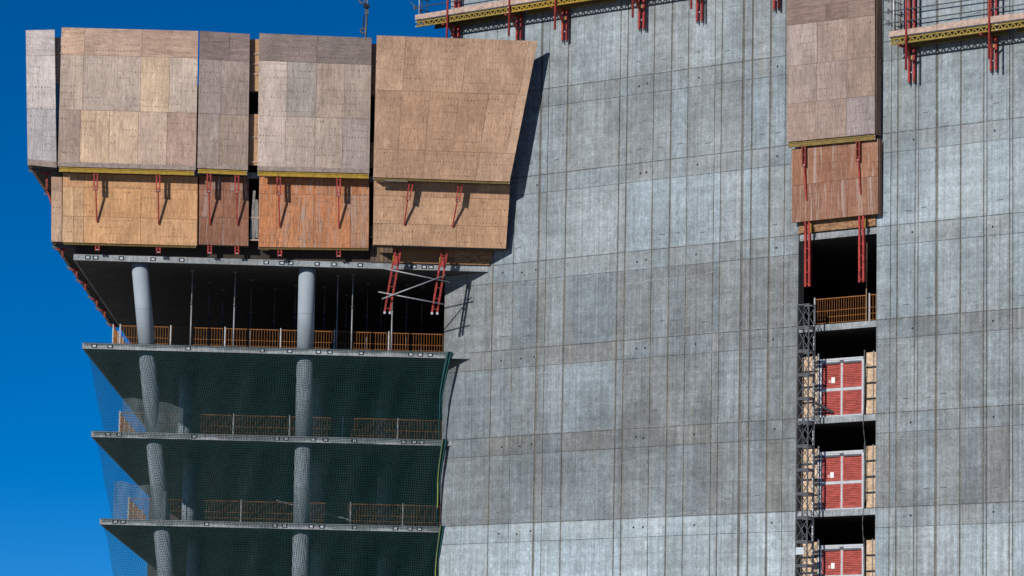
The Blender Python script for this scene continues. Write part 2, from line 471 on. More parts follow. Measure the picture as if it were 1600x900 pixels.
def panel_mesh(a, b_, z0, z1, holes):
    mb = MB()
    v0 = random.uniform(0.0, 0.007)
    ch = 0.005
    if not holes:
        mb.prism([(a + ch, v0, z0 + ch), (b_ - ch, v0, z0 + ch), (b_ - ch, v0, z1 - ch), (a + ch, v0, z1 - ch)],
                 [(a, PR + .02, z0), (b_, PR + .02, z0), (b_, PR + .02, z1), (a, PR + .02, z1)])
        return mb
    # a panel with round tie holes sunk into it: strips either side of each hole, a ring round it
    xs = a
    for (hx, hz) in holes + [(None, None)]:
        x1 = b_ if hx is None else hx - .09
        if x1 - xs > .01:
            mb.box((xs, v0, z0), (x1, PR + .02, z1))
        if hx is None: break
        mb.box((hx - .09, v0, z0), (hx + .09, PR + .02, hz - .09))
        mb.box((hx - .09, v0, hz + .09), (hx + .09, PR + .02, z1))
        nn = 8
        inner = [(hx + .052 * math.cos(math.pi / 8 + i * math.pi / 4), hz + .052 * math.sin(math.pi / 8 + i * math.pi / 4)) for i in range(nn)]
        outer = []
        for i in range(nn):
            aa = math.pi / 8 + i * math.pi / 4
            r_ = .09 / max(abs(math.cos(aa)), abs(math.sin(aa)))
            outer.append((hx + r_ * math.cos(aa), hz + r_ * math.sin(aa)))
        base = len(mb.v)
        mb.v += [(x, v0, z) for x, z in outer] + [(x, v0, z) for x, z in inner] + [(x, PR - .001, z) for x, z in inner]
        for i in range(nn):
            j = (i + 1) % nn
            mb.f.append((base + i, base + j, base + nn + j, base + nn + i))
            mb.f.append((base + nn + i, base + nn + j, base + 2 * nn + j, base + 2 * nn + i))
        for q in range(4):
            cx, cz = hx + .09 * (1 if q in (0, 3) else -1), hz + .09 * (1 if q < 2 else -1)
            mb.v.append((cx, v0, cz))
            i0 = q * 2
            mb.f.append((base + i0, base + (i0 + 1) % 8, len(mb.v) - 1))
        xs = hx + .09
    return mb
rest = MB()
rest_c = []
hole_end = MB()
hole_u = [upx(h) for h in HOLES]
for i, (a, b_, z0, z1, c, kind, k) in enumerate(pieces):
    hs_ = []
    if kind == 'band':
        hs_ = [(h + random.uniform(-.08, .08), z0 + .40 + random.uniform(-.06, .06)) for h in hole_u if a + .12 < h < b_ - .12]
        hs_ = [h for q, h in enumerate(hs_) if q == 0 or h[0] - hs_[q - 1][0] > .25]
    mb = panel_mesh(a, b_, z0, z1, hs_)
    for hx, hz in hs_:
        hole_end.tube((hx, PR - .004, hz), (hx, PR + .01, hz), .058, 8)  # black disc stands in for the shade down each hole
    if i < 300:
        mb.build('panel', M_conc, wall, color=c)
    else:
        n0 = len(rest.v)
        rest.v += mb.v
        rest_c += [(*c, 1.0)] * len(mb.v)
        rest.f += [tuple(x + n0 for x in f) for f in mb.f]
if rest.v:
    ro = tag(rest.build('narrow_panels', M_concn, wall), kind='stuff')
    ca = ro.data.color_attributes.new('tone', 'FLOAT_COLOR', 'POINT')
    for i, c in enumerate(rest_c):
        ca.data[i].color = c
tag(hole_end.build('tie_hole_dark_ends', M_blk, wall), kind='stuff')
# short dark scars where form ties were snapped off, and ridge beads along the joints
sc_ = MB()
for k in range(-3, 5):
    zf = _z0 - 3.93 * k
    for (a, b_, side) in cols:
        if b_ - a > .6 and not (side == 'M') and random.random() < .62:
            x = random.uniform(a + .1, b_ - .45)
            z = zf - 3.93 + .62 + random.uniform(-.12, .12)
            sc_.prism([(x, -.004, z), (x + random.uniform(.18, .38), -.004, z + .01), (x + .3, -.004, z + .045), (x + .02, -.004, z + .03)],
                      [(x, .02, z), (x + .3, .02, z + .01), (x + .3, .02, z + .045), (x + .02, .02, z + .03)])
tag(sc_.build('scars', M_grey, wall), kind='stuff')
bd = MB()
for lst in (JL, JR):
    for a, h in lst:
        u = upx(a)
        for z in [8 + .62 * q for q in range(50)]:
            if random.random() < .6:
                zz = z + random.uniform(-.2, .2)
                s_ = random.choice((-1, 1))
                bd.box((u + s_ * h - .02, -.012, zz), (u + s_ * h + .025, .02, zz + .045))
tag(bd.build('joint_nibs', M_slab, wall), kind='stuff')

# ------------------------------------------------------------------ floor slabs
def w2f(u, v):
    p = FI @ (WALL @ Vector((u, v, 0)))
    return (p.x, p.y)
D = 46.0
slab_desc = {0: 'bare concrete floor slab edge right under the lower plywood screens', 1: 'concrete floor slab edge carrying the uppermost barriers and steel props',
             2: 'netted concrete floor slab edge with faint red writing on it', 3: 'netted concrete floor slab edge, lowest one fully in view',
             -1: 'concrete floor slab hidden behind the lower plywood screens', -2: 'concrete floor slab hidden behind the upper plywood screens', 4: 'concrete floor slab below the lowest netted slab'}
ANCH = {0: [137, 149.5, 189.5, 239, 284, 416, 440.6, 454.4, 495.5, 522, 563, 647, 663, 673.7],
        1: [147, 172, 294, 410, 452.7, 497.7, 515.7, 564.7, 642, 656.8, 672.5],
        2: [168.5, 186, 303, 433, 447, 489.5, 508.7, 553.7, 631, 647.5, 659],
        3: [180, 192, 323, 429.5, 445, 486.4, 503, 554, 618, 641, 655.6]}
def tip_s(v):
    # where a facade line at depth v meets the wall face
    a = Vector(w2f(0, -.004)); b_ = Vector(w2f(10, -.004))
    t = (v - a.y) / (b_.y - a.y)
    return a.x + (b_.x - a.x) * t
TH = .27
for k, z in FLOORZ.items():
    v = FRONTV[k]
    fl = (LEFTS[k], v)
    ts = tip_s(v)
    wc = w2f(-.01, -.004)
    poly = [fl]
    if v < wc[1]:
        poly += [(ts, v), wc]
    else:
        poly += [(wc[0], v)]
    poly += [w2f(-.01, .44)]
    if k >= 0:
        poly += [w2f(UL + .02, .44), w2f(UL + .02, .06), w2f(UR - .02, .06), w2f(UR - .02, .44)]
    poly += [w2f(UEND - .1, .44), w2f(UEND - .1, D + 20), (fl[0] + SIDE_E * D, v + D)]
    t = thing('floor_slab', slab_desc[k], 'floor slab', FAC, (LEFTS[k], v, z - TH))
    o = (LEFTS[k], v, z - TH)
    MB().slab(poly, z - TH, z - .004).build('slab', M_slab, t, org=o)
    ins = [(x, y) for x, y in poly]
    ins[0] = (ins[0][0] + .1, ins[0][1] + .06)
    ins[1] = (ins[1][0] - .15, ins[1][1] + .06)
    ins[-1] = (ins[-1][0] + .1, ins[-1][1] - .1)
    if k >= 0:
        for q in range(len(ins)):
            pass
        # formwork sheets under the slab, coloured near black for the interior shade
        j = poly.index(w2f(UL + .02, .06))
        ins[j] = w2f(UL + .05, .12); ins[j + 1] = w2f(UR - .05, .12)
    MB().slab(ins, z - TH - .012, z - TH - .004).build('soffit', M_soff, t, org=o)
    MB().slab([(x, y + (.25 if q < 2 else 0)) for q, (x, y) in enumerate(ins)], z, z + .006).build('dark_floor_sheet', M_floor, t, org=o)  # dark sheet over the floor, cuts light bouncing up
    for px in ANCH.get(k, []):
        p = fa(px, {0: 402, 1: 540, 2: 677, 3: 814}[k], v)
        zz = z - .13
        fr = MB()
        for (x0, x1, z0, z1) in ((-.12, .12, .05, .085), (-.12, .12, -.085, -.05), (-.12, -.075, -.05, .05), (.075, .12, -.05, .05)):
            fr.box((p.x + x0, v - .02, zz + z0), (p.x + x1, v + .02, zz + z1))
        a = fr.build('anchor_box', M_blk, t, org=o)
        MB().box((p.x - .073, v - .006, zz - .048), (p.x + .073, v + .02, zz + .048)).build('plate', M_pale, a, org=o)
# red spray marks on one slab edge
mk = MB()
pz = FLOORZ[2] - .12
for i, px in enumerate((322, 338, 344, 350, 358)):
    s0 = fa(px, 679, FRONTV[2]).x
    for q in range(7):
        a0, a1 = q * .8, q * .8 + .8
        r_ = .085 if i in (1, 3) else .06
        mk.bar((s0 + r_ * math.cos(a0), FRONTV[2] - .004, pz + r_ * math.sin(a0)), (s0 + r_ * math.cos(a1), FRONTV[2] - .004, pz + r_ * math.sin(a1)), .012, .006)
slab2 = [o for o in bpy.data.objects if o.get('label') == slab_desc[2]][0]
mk.build('spray_mark', M_red, slab2, org=(LEFTS[2], FRONTV[2], FLOORZ[2] - TH))
# far core wall, added to keep light out of the open floors
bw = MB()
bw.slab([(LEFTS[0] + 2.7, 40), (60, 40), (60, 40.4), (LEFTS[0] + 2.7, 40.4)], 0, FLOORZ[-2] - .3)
tag(bw.build('light_stop_wall', M_soff, None, FAC, (0, 40, 0)), 'added dark core wall shutting light out of the open floors', 'wall')

# ------------------------------------------------------------------ columns
def column(s0, v0, z0, s1, v1, z1, r, label, group=None):
    mb = MB()
    n = 28
    ring = lambda s, v, z: [(s + r * math.cos(2 * math.pi * i / n), v + r * math.sin(2 * math.pi * i / n), z) for i in range(n)]
    mb.prism(ring(s0, v0, z0), ring(s1, v1, z1))
    t = thing('concrete_column', label, 'column', FAC, (s0, v0, z0), group)
    mb.build('shaft', M_colm, t, org=(s0, v0, z0), smooth=True)
    # the ring left by the two form lifts
    f_ = .44
    mid = lambda q: (s0 + (s1 - s0) * q, v0 + (v1 - v0) * q, z0 + (z1 - z0) * q)
    a, b_ = mid(f_), mid(f_ + .006)
    rr = MB()
    r2 = r + .005
    ring2 = lambda p: [(p[0] + r2 * math.cos(2 * math.pi * i / n), p[1] + r2 * math.sin(2 * math.pi * i / n), p[2]) for i in range(n)]
    rr.prism(ring2(a), ring2(b_)).build('form_seam', M_slab, t, org=(s0, v0, z0), smooth=True)
COLPX = {'outer': [(218.5, 412), (226, 500), (229, 545), (236, 640), (241, 682), (250, 780), (255, 822), (260, 905)],
         'inner': [(480, 420), (477.5, 535), (477, 550), (474, 668), (473, 690), (471, 806), (470.5, 825), (469, 905)]}
def colx(which, py):
    L = COLPX[which]
    a, b_ = L[0], L[-1]
    return a[0] + (b_[0] - a[0]) * (py - a[1]) / (b_[1] - a[1])
floor_name = {0: 'above the bare slab edge', 1: 'between the bare slab and the uppermost barriers', 2: 'behind the net just below the barriers with props', 3: 'behind the net, between the two lower netted slabs', 4: 'behind the net under the lowest netted slab'}
PYF = {0: 412, 1: 545, 2: 682, 3: 818, 4: 955}
for which in ('outer', 'inner'):
    for k in range(0, 4):
        v1, v0 = FRONTV[k] + .72, FRONTV[k + 1] + .72
        p1 = fa(colx(which, PYF[k]), PYF[k], v1)
        p0 = fa(colx(which, PYF[k + 1]), PYF[k + 1], v0)
        column(p0.x, v0, FLOORZ[k + 1] + .003, p1.x, v1, FLOORZ[k] - TH - .014, .385,
               ('slanting round concrete column near the open corner, ' if which == 'outer' else 'nearly upright round concrete column mid floor, ') + floor_name[k + 1])
    p = fa(colx(which, PYF[4]), PYF[4], FRONTV[4] + .72)
    column(p.x, FRONTV[4] + .72, 0, p.x, FRONTV[4] + .72, FLOORZ[4] - TH - .014, .385, 'round concrete column standing on the ground, ' + ('near the open corner' if which == 'outer' else 'mid floor'))
for k in range(1, 4):
    for px, dv, nm in ((284 + 6 * k, 9.5, 'corner'), (492 + 1 * k, 9.5, 'middle'), (600, 18, 'core')):
        p = fa(px, PYF[k] + 110, FRONTV[k] + dv)
        column(p.x, p.y, FLOORZ[k + 1] + .007, p.x, p.y, FLOORZ[k] - TH - .014, .36,
               'shaded inner concrete column, %s row, %s' % (nm, floor_name[k + 1]))

# ------------------------------------------------------------------ orange mesh barriers
def barrier(s0, s1, v, z, label, group, s_post0=True, side=False, M=FAC):
    o = (s0, v, z)
    t = thing('edge_barrier', label, 'barrier', M, o, group)
    P = (lambda s, dz: (s, v, z + dz)) if not side else (lambda s, dz: (side + (s - s0) * SIDE_E, s, z + dz))
    h = 1.12
    mb = MB()
    for dz in (.08, .34, .60, h):
        mb.bar(P(s0 + .04, dz), P(s1 - .04, dz), .018 if dz < h else .035)
    n = max(2, int((s1 - s0) / .125))
    for i in range(n + 1):
        s = s0 + .05 + (s1 - s0 - .1) * i / n
        mb.bar(P(s, .06), P(s, h), .016, .016)
    mb.build('mesh_panel', M_orange, t, org=o)
    MB().bar(P(s0, 0.01), P(s0, h + .08), .05).build('post', M_galv, t, org=o)
    return t
POSTS = {1: [180, 186, 265, 350, 437, 521, 606, 694], 2: [245, 286, 363, 451, 534, 620, 692], 3: [236, 290, 375, 462, 546, 628, 690]}
lev = {1: 'among the steel props', 2: 'behind the upper net', 3: 'behind the lower net'}
ORD = ['first', 'second', 'third', 'fourth', 'fifth', 'sixth']
def bpos(k, px):
    mids = [(POSTS[k][i] + POSTS[k][i + 1]) / 2 for i in range(len(POSTS[k]) - 1)]
    i = min(range(len(mids)), key=lambda q: abs(mids[q] - px))
    return ORD[len(mids) - 1 - i] + ' from the concrete wall' if len(mids) - 1 - i < 6 else 'at the open corner'
for k in (1, 2, 3):
    v = FRONTV[k] + 2.5
    ss = [fa(px, PYF[k] - 10, v).x for px in POSTS[k]]
    first = fa({1: 176, 2: 186, 3: 200}[k], PYF[k] - 20, v).x
    ss[0] = first
    for i in range(len(ss) - 1):
        if ss[i + 1] - ss[i] < .35: continue
        barrier(ss[i] + .03, ss[i + 1] - .03, v, FLOORZ[k] + .006, 'orange mesh barrier, %s, %s' % (bpos(k, (POSTS[k][i] + POSTS[k][i + 1]) / 2), lev[k]), 'front barriers ' + lev[k])
    # along the open side, running away into the depth
    for i in range(4):
        t = thing('edge_barrier', 'orange mesh barrier along the open side, %s from the corner, %s' % (ORD[i], lev[k]), 'barrier', FAC, (first, v, FLOORZ[k]), 'side barriers ' + lev[k])
        o = (first, v, FLOORZ[k])
        mb = MB()
        y0, y1 = v + .1 + i * 2.6, v + 2.6 + i * 2.6
        Q = lambda y, dz: (first + (y - v) * SIDE_E, y, FLOORZ[k] + .006 + dz)
        for dz in (.08, .34, .60, 1.12):
            mb.bar(Q(y0, dz), Q(y1, dz), .02)
        for q in range(21):
            y = y0 + .03 + (y1 - y0 - .06) * q / 20
            mb.bar(Q(y, .06), Q(y, 1.12), .016)
        mb.build('mesh_panel', M_orange, t, org=o)
        MB().bar(Q(y0, 0), Q(y0, 1.2), .05).build('post', M_galv, t, org=o)

# ------------------------------------------------------------------ steel props under the bare slab
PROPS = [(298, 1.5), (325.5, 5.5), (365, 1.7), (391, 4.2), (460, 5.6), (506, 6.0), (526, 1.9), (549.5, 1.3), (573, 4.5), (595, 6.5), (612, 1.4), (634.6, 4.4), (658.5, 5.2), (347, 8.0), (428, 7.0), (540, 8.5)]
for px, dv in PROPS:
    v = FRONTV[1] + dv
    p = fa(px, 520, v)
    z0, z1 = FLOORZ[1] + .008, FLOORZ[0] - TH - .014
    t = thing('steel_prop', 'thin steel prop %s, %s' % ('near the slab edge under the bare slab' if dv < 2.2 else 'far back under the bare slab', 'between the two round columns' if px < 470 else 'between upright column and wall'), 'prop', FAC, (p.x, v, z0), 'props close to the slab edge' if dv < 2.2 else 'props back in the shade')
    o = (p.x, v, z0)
    MB().tube((p.x, v, z0 + .01), (p.x, v, z0 + 2.1), .034, 10).build('outer_tube', M_dull if dv < 2.2 else M_grey, t, org=o, smooth=True)  # back props take darker steel in place of shade
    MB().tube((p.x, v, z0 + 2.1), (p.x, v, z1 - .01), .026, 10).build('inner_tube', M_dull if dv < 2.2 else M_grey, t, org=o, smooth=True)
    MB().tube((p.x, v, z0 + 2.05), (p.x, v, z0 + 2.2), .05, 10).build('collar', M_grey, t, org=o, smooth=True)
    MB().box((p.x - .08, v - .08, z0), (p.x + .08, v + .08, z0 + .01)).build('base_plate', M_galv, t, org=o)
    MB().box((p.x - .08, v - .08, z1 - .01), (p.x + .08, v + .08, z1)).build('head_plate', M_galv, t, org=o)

# ------------------------------------------------------------------ green debris nets
def net(name, P, nu, nv, wth, label, cat, group=None, M=FAC, org=(0, 0, 0), mat=None, frac=0.3):
    """P(a,b): point on the net, a across 0..1, b down 0..1; woven as two sets of flat ribbons."""
    mb = MB()
    su = 26
    for i in range(nu + 1):
        a = i / nu
        h = frac * .5 / nu
        a0, a1 = max(0, a - h), min(1, a + h)
        pts = [j / su for j in range(su + 1)]
        b0 = len(mb.v)
        for q in pts:
            mb.v.append(tuple(P(a0, q))); mb.v.append(tuple(P(a1, q)))
        for j in range(su):
            mb.f.append((b0 + 2 * j, b0 + 2 * j + 1, b0 + 2 * j + 3, b0 + 2 * j + 2))
    su = 40
    for i in range(nv + 1):
        b = i / nv
        h = frac * .5 / nv
        q0, q1 = max(0, b - h), min(1, b + h)
        b0 = len(mb.v)
        off = Vector((0, .004, 0))
        for j in range(su + 1):
            a = j / su
            mb.v.append(tuple(P(a, q0) + off)); mb.v.append(tuple(P(a, q1) + off))
        for j in range(su):
            mb.f.append((b0 + 2 * j, b0 + 2 * j + 1, b0 + 2 * j + 3, b0 + 2 * j + 2))
    o = mb.build(name, mat or M_net, None, M, org)
    tag(o, label, cat, group)
    return o
wedge = Vector(w2f(-.03, -.06))
def front_net(k):
    z1, z0 = FLOORZ[k] + .03, FLOORZ[k + 1] + (.03 if k < 3 else 0)
    v1, v0 = FRONTV[k] - .045, FRONTV[k + 1] - .05
    l1, l0 = LEFTS[k] + .02, LEFTS[k + 1] + .55
    r1 = w2f(.25 if k == 1 else .1, -.1)[0]
    r0 = w2f(-.05, -.1)[0]
    def P(a, b):
        bow = math.sin(math.pi * b)
        l = l1 + (l0 - l1) * b ** .85
        r = r1 + (r0 - r1) * min(1, b * 2.0) - .10 * bow
        s = l + (r - l) * a
        v = v1 + (v0 - v1) * b + bow * (.09 + .05 * math.sin(a * 23) + .03 * math.sin(a * 61 + b * 4))
        s += .05 * bow * math.sin(a * 31 + b * 5) + .03 * bow * math.sin(a * 83 + b * 9)
        z = z1 + (z0 - z1) * b - (.06 * math.sin(a * 37) + .05 * math.sin(a * 13 + 1)) * bow
        return Vector((s, v, z))
    return P
ndesc = {1: 'green debris net hung below the slab with props', 2: 'green debris net hung below the slab with red marks', 3: 'green debris net hung below the lowest slab in view'}
for k in (1, 2, 3):
    P = front_net(k)
    o = P(0, 1)
    net('debris_net', P, 215, 52, .1, ndesc[k] + ', along the open front', 'net', None, org=o, frac=.22)
    # gathered right hand edge of the net
    mb = MB()
    n0 = 0
    rows = 14
    for i in range(rows + 1):
        b = i / rows
        p = P(1, b)
        wd = .20 * (1 - b) + .07
        for q, (dx, dy) in enumerate(((0, 0), (.3, -.06), (.55, .03), (.8, -.05), (1, .02))):
            mb.v.append((p.x - .02 + dx * wd, p.y - .05 + dy + .01 * math.sin(i * 2 + q), p.z))
    for i in range(rows):
        for q in range(4):
            a = i * 5 + q
            mb.f.append((a, a + 1, a + 6, a + 5))
    fo = mb.build('net_fold', M_netd, None, FAC, P(1, 1))
    tag(fo, 'gathered teal edge of the net beside the concrete wall, ' + {1: 'topmost', 2: 'below the slab with red marks', 3: 'below the lowest slab'}[k], 'net')
    if k > 1:
        mb = MB()
        for i in range(8):
            p, q = P(1, i / 10), P(1, (i + 1) / 10)
            mb.bar((p.x + .02, p.y - .13, p.z), (q.x + .02, q.y - .13, q.z), .028, .010)
        tag(mb.build('lashing_strap', M_strap, None, FAC, P(1, .8)), 'thin yellow strap lashing the net edge, ' + {2: 'below the slab with red marks', 3: 'below the lowest slab'}[k], 'strap')
# pale fine sheet wrapped round the slanting column behind the nets
M_veil, n_, b_ = newmat('pale_fine_net', 0.8)
gg = G(n_)
b_.inputs['Base Color'].default_value = (0.30, 0.36, 0.38, 1)
b_.inputs['Alpha'].default_value = 0.22
for k, (xa, xb, top) in {2: (190, 285, 1.55), 3: (176, 258, 1.7)}.items():
    v = FRONTV[k] + .30
    sa, sb = fa(xa, PYF[k], v).x, fa(xb, PYF[k], v).x
    mb = MB()
    n = 24
    for i in range(n + 1):
        a = i / n
        s = sa + (sb - sa) * a
        zt = FLOORZ[k] + top - .35 * a * a + .05 * math.sin(a * 11)
        vv = v + .05 * math.sin(a * 17)
        mb.v += [(s, vv, FLOORZ[k] + .02), (s, vv, zt), (s, vv + .02, zt), (s, vv + .02, FLOORZ[k] + .02)]
    for i in range(n):
        for q in range(3):
            a = i * 4 + q
            mb.f.append((a, a + 4, a + 5, a + 1))
    o = mb.build('fine_net_sheet', M_veil, None, FAC, (sa, v, FLOORZ[k]))
    tag(o, 'pale fine mesh sheet hung in front of the slanting column, %s' % ('upper netted floor' if k == 2 else 'lower netted floor'), 'net')
# loose grey tubes poking over the barriers of the lowest floor
for (x0, y0, x1, y1) in ((432, 782, 458, 789), (503, 801, 545, 812)):
    v = FRONTV[3] + 1.9
    a, b2 = fa(x0, y0, v), fa(x1, y1, v + .3)
    tag(MB().tube(a, b2, .03, 8).build('loose_tube', M_galv, None, FAC, b2), 'loose grey tube leaning by the barrier of the lowest floor, ' + ('beside the upright column' if x0 > 460 else 'poking above the barrier top'), 'tube')

# ------------------------------------------------------------------ plywood screens of the climbing formwork
def lerp2(Q, a, b):
    t = (Q[0][0] + (Q[1][0] - Q[0][0]) * a, Q[0][1] + (Q[1][1] - Q[0][1]) * a)
    u = (Q[3][0] + (Q[2][0] - Q[3][0]) * a, Q[3][1] + (Q[2][1] - Q[3][1]) * a)
    return (t[0] + (u[0] - t[0]) * b, t[1] + (u[1] - t[1]) * b)
def lin(c):
    return tuple(((x / 255 + .055) / 1.055) ** 2.4 if x > 10 else x / 3294 for x in c)
ALB = 1.06
def pcol(c):
    r_, g_, b_ = lin(c)
    m_ = (r_ + g_ + b_) / 3
    r_, g_, b_ = (m_ + (x - m_) * .82 for x in (r_, g_, b_))
    return (r_ * ALB * .99, g_ * ALB * 1.0, b_ * ALB * .95)
def screen(Q, v, rows, label, cat='screen', hitf=fa, M=FAC, deck=None, beam=None, trim=None, mat=M_ply, gap=.006, depth=.14, bmat=None):
    """Q: tl,tr,br,bl in photo pixels, laid on the plane at depth v; rows: (b0,b1,[x splits px],[colours])"""
    V = v if callable(v) else (lambda z: v)
    c3 = [hitf(x, y, v) for x, y in Q]
    o = (min(p.x for p in c3), max(p.y for p in c3), min(p.z for p in c3))
    t = thing('formwork_screen', label, cat, M, o)
    xl, xr = (Q[0][0] + Q[3][0]) / 2, (Q[1][0] + Q[2][0]) / 2
    def P(a, b):
        x, y = lerp2(Q, a, b)
        return hitf(x, y, v)
    allc = [c for row in rows for c in row[3]]
    mean = [sum(c[i] for c in allc) / len(allc) for i in range(3)]
    for row in rows:
        b0, b1, spl, cs = row[:4]
        cs = [tuple(m + (x - m) * .78 for x, m in zip(c, mean)) for c in cs]
        mt = row[4] if len(row) > 4 else mat
        fr = [0.0] + [(s - xl) / (xr - xl) for s in spl] + [1.0]
        for i in range(len(fr) - 1):
            c4 = [P(fr[i], b0), P(fr[i + 1], b0), P(fr[i + 1], b1), P(fr[i], b1)]
            j = random.uniform(-.006, .004)
            g_ = gap
            f4 = [Vector((c4[0].x + g_, c4[0].y + j, c4[0].z - g_)), Vector((c4[1].x - g_, c4[1].y + j, c4[1].z - g_)),
                  Vector((c4[2].x - g_, c4[2].y + j, c4[2].z + g_)), Vector((c4[3].x + g_, c4[3].y + j, c4[3].z + g_))]
            MB().prism(f4, [p + Vector((0, .021 - j, 0)) for p in f4]).build('plywood_sheet', mt, t, org=o, color=pcol(cs[i % len(cs)]))
    # timber frame behind the sheets
    ins = [P(.004, .004), P(.996, .004), P(.996, .996), P(.004, .996)]
    MB().prism([p + Vector((0, .024, 0)) for p in ins], [p + Vector((0, depth, 0)) for p in ins]).build('backing_frame', M_tim, t, org=o)
    bl, br = P(0, 1), P(1, 1)
    if trim:
        a, b_ = P(0, trim), P(1, trim)
        f4 = [a + Vector((.003, -.012, -.01)), b_ + Vector((-.003, -.012, -.01)), br + Vector((-.003, -.012, .0)), bl + Vector((.003, -.012, .0))]
        MB().prism(f4, [p + Vector((0, .009, 0)) for p in f4]).build('bottom_board', M_timb, t, org=o)
    if beam:
        h, inset, mb = beam[0], beam[1], MB()
        d = Vector((0, .03, 0))
        e0, e1 = bl + Vector((inset, 0, 0)) + d, br - Vector((inset, 0, 0)) + d
        up = Vector((0, 0, 1))
        # two flanges and a web
        for za, zb, va, vb in ((-.03, -.075, 0, .08), (-h, -h + .045, 0, .08), (-h + .045, -.075, .026, .054)):
            mb.prism([e0 + Vector((0, va, za)), e1 + Vector((0, va, za)), e1 + Vector((0, va, zb)), e0 + Vector((0, va, zb))],
                     [e0 + Vector((0, vb, za)), e1 + Vector((0, vb, za)), e1 + Vector((0, vb, zb)), e0 + Vector((0, vb, zb))])
        mb.build('girder', bmat or M_yel, t, org=o)
        mb2 = MB()
        for e_ in (e0, e1):
            for zz in (-.06, -h + .03):
                mb2.box((e_.x - .012, e_.y - .012, e_.z + zz - .015), (e_.x + .012, e_.y + .0, e_.z + zz + .015))
        mb2.build('end_stud', M_white, t, org=o)
    if deck:
        # platform boards, each lying along the screen
        n = max(3, int(deck / .24))
        for i in range(n):
            a0 = .16 + (deck - .16) * i / n
            a1 = .16 + (deck - .16) * (i + 1) / n - .012
            MB().prism([bl + Vector((0, a0, .0)), br + Vector((0, a0, .0)), br + Vector((0, a0, .045)), bl + Vector((0, a0, .045))],
                       [bl + Vector((0, a1, .0)), br + Vector((0, a1, .0)), br + Vector((0, a1, .045)), bl + Vector((0, a1, .045))]).build('deck_board', M_soff, t, org=o)
    t['_o'] = 0
    del t['_o']
    return t, o
def bracket(t, o, p_top, p_bot, p_toe, wall_v, mat=M_red, w_=.15):
    """two channels hanging p_top..p_bot and one brace to the toe on the sheet below"""
    mb = MB()
    for s_ in (-1, 1):
        d = Vector((s_ * w_ / 2, 0, 0))
        mb.bar(p_top + d, p_bot + d, .055, .10, up=(0, 1, 0))
    n = 3
    for i in range(n):
        q = p_top.lerp(p_bot, (i + .35) / n)
        mb.bar(q - Vector((w_ / 2, 0, 0)), q + Vector((w_ / 2, 0, 0)), .03)
    b = mb.build('bracket', mat, t, org=o)
    if p_toe is not None:
        MB().bar(p_bot + Vector((0, 0, .12)), p_toe, .062, .06, up=(0, 1, 0)).build('brace', M_red, b, org=o)
    mb = MB()
    mb.tube(p_bot + Vector((-w_ * .3, -.03, .05)), p_bot + Vector((w_ * .3, -.03, .05)), .022, 8)
    mb.build('bolt', M_galv, b, org=o)
    return b
VU, VLW = -1.18, -0.55
tan1, tan2 = (196, 166, 146), (190, 160, 142)
P0 = screen([(40, 47), (85.5, 46), (88.5, 262), (43, 257.5)], VU - .02,
       [(0, .19, [], [(196, 188, 192)], M_plyh), (.19, .58, [], [(205, 196, 198)]), (.58, 1, [], [(170, 166, 176)])],
       'narrow pale grey plywood screen at the open corner', deck=1.3, trim=.955)
P1 = screen([(96, 42.5), (310, 48.3), (306, 266), (90, 260)], VU,
       [(0, .195, [130, 220], [(194, 160, 138), (188, 158, 142), (182, 150, 134)], M_plyh),
        (.195, .59, [129, 219, 264], [(184, 166, 156), (190, 174, 168), (216, 188, 158), (196, 180, 172)]),
        (.59, 1, [127, 172, 217, 262], [(166, 146, 138), (214, 182, 152), (216, 186, 160), (198, 174, 160), (172, 144, 134)])],
       'wide tan plywood screen of many patched sheets with a yellow girder', deck=.58, beam=(.23, .08), trim=.965)
P2 = screen([(312, 48), (390.5, 53), (387.5, 266), (308, 262.5)], VU + .03,
       [(0, .205, [357], [(128, 110, 110), (134, 116, 116)], M_plyh), (.205, .60, [345], [(150, 138, 138), (158, 142, 138)]), (.60, 1, [343], [(164, 148, 146), (160, 140, 130)])],
       'narrow brown grey weathered plywood screen between two wider ones', deck=.58, beam=(.22, .05), trim=.965)
P3 = screen([(405, 51.6), (581, 59), (577, 271), (402, 266.5)], VU,
       [(0, .20, [494], [(132, 116, 116), (118, 106, 108)], M_plyh), (.20, .60, [448, 494, 538], [(196, 180, 174), (158, 152, 152), (172, 152, 140), (170, 154, 146)]),
        (.60, 1, [447, 493, 536], [(198, 180, 174), (184, 166, 158), (180, 162, 152), (164, 152, 154)])],
       'grey plywood screen with dark top row above the orange stained screen', deck=.58, beam=(.23, .03), trim=.965)
zb4, zt4 = fa(690, 284, -2.25).z, fa(700, 60, -3.05).z
VP4 = lambda z: -2.25 - .80 * (z - zb4) / (zt4 - zb4)
P4 = screen([(588.5, 55), (840.5, 64), (796.5, 284), (583, 277)], VP4,
       [(0, .385, [628, 718, 806], [(192, 156, 130), (186, 150, 124), (188, 152, 126), (196, 164, 138)]),
        (.385, .80, [626, 670, 715, 760, 803], [(182, 146, 120), (182, 142, 114), (180, 140, 112), (182, 142, 114), (186, 148, 122), (196, 164, 138)]),
        (.80, 1, [626, 670, 760], [(182, 146, 120), (176, 138, 112), (180, 142, 114), (188, 152, 126)])],
       'large tan plywood screen with slanting edge next to the concrete wall', deck=.55, beam=(.10, .02), depth=.18, bmat=M_ochre)
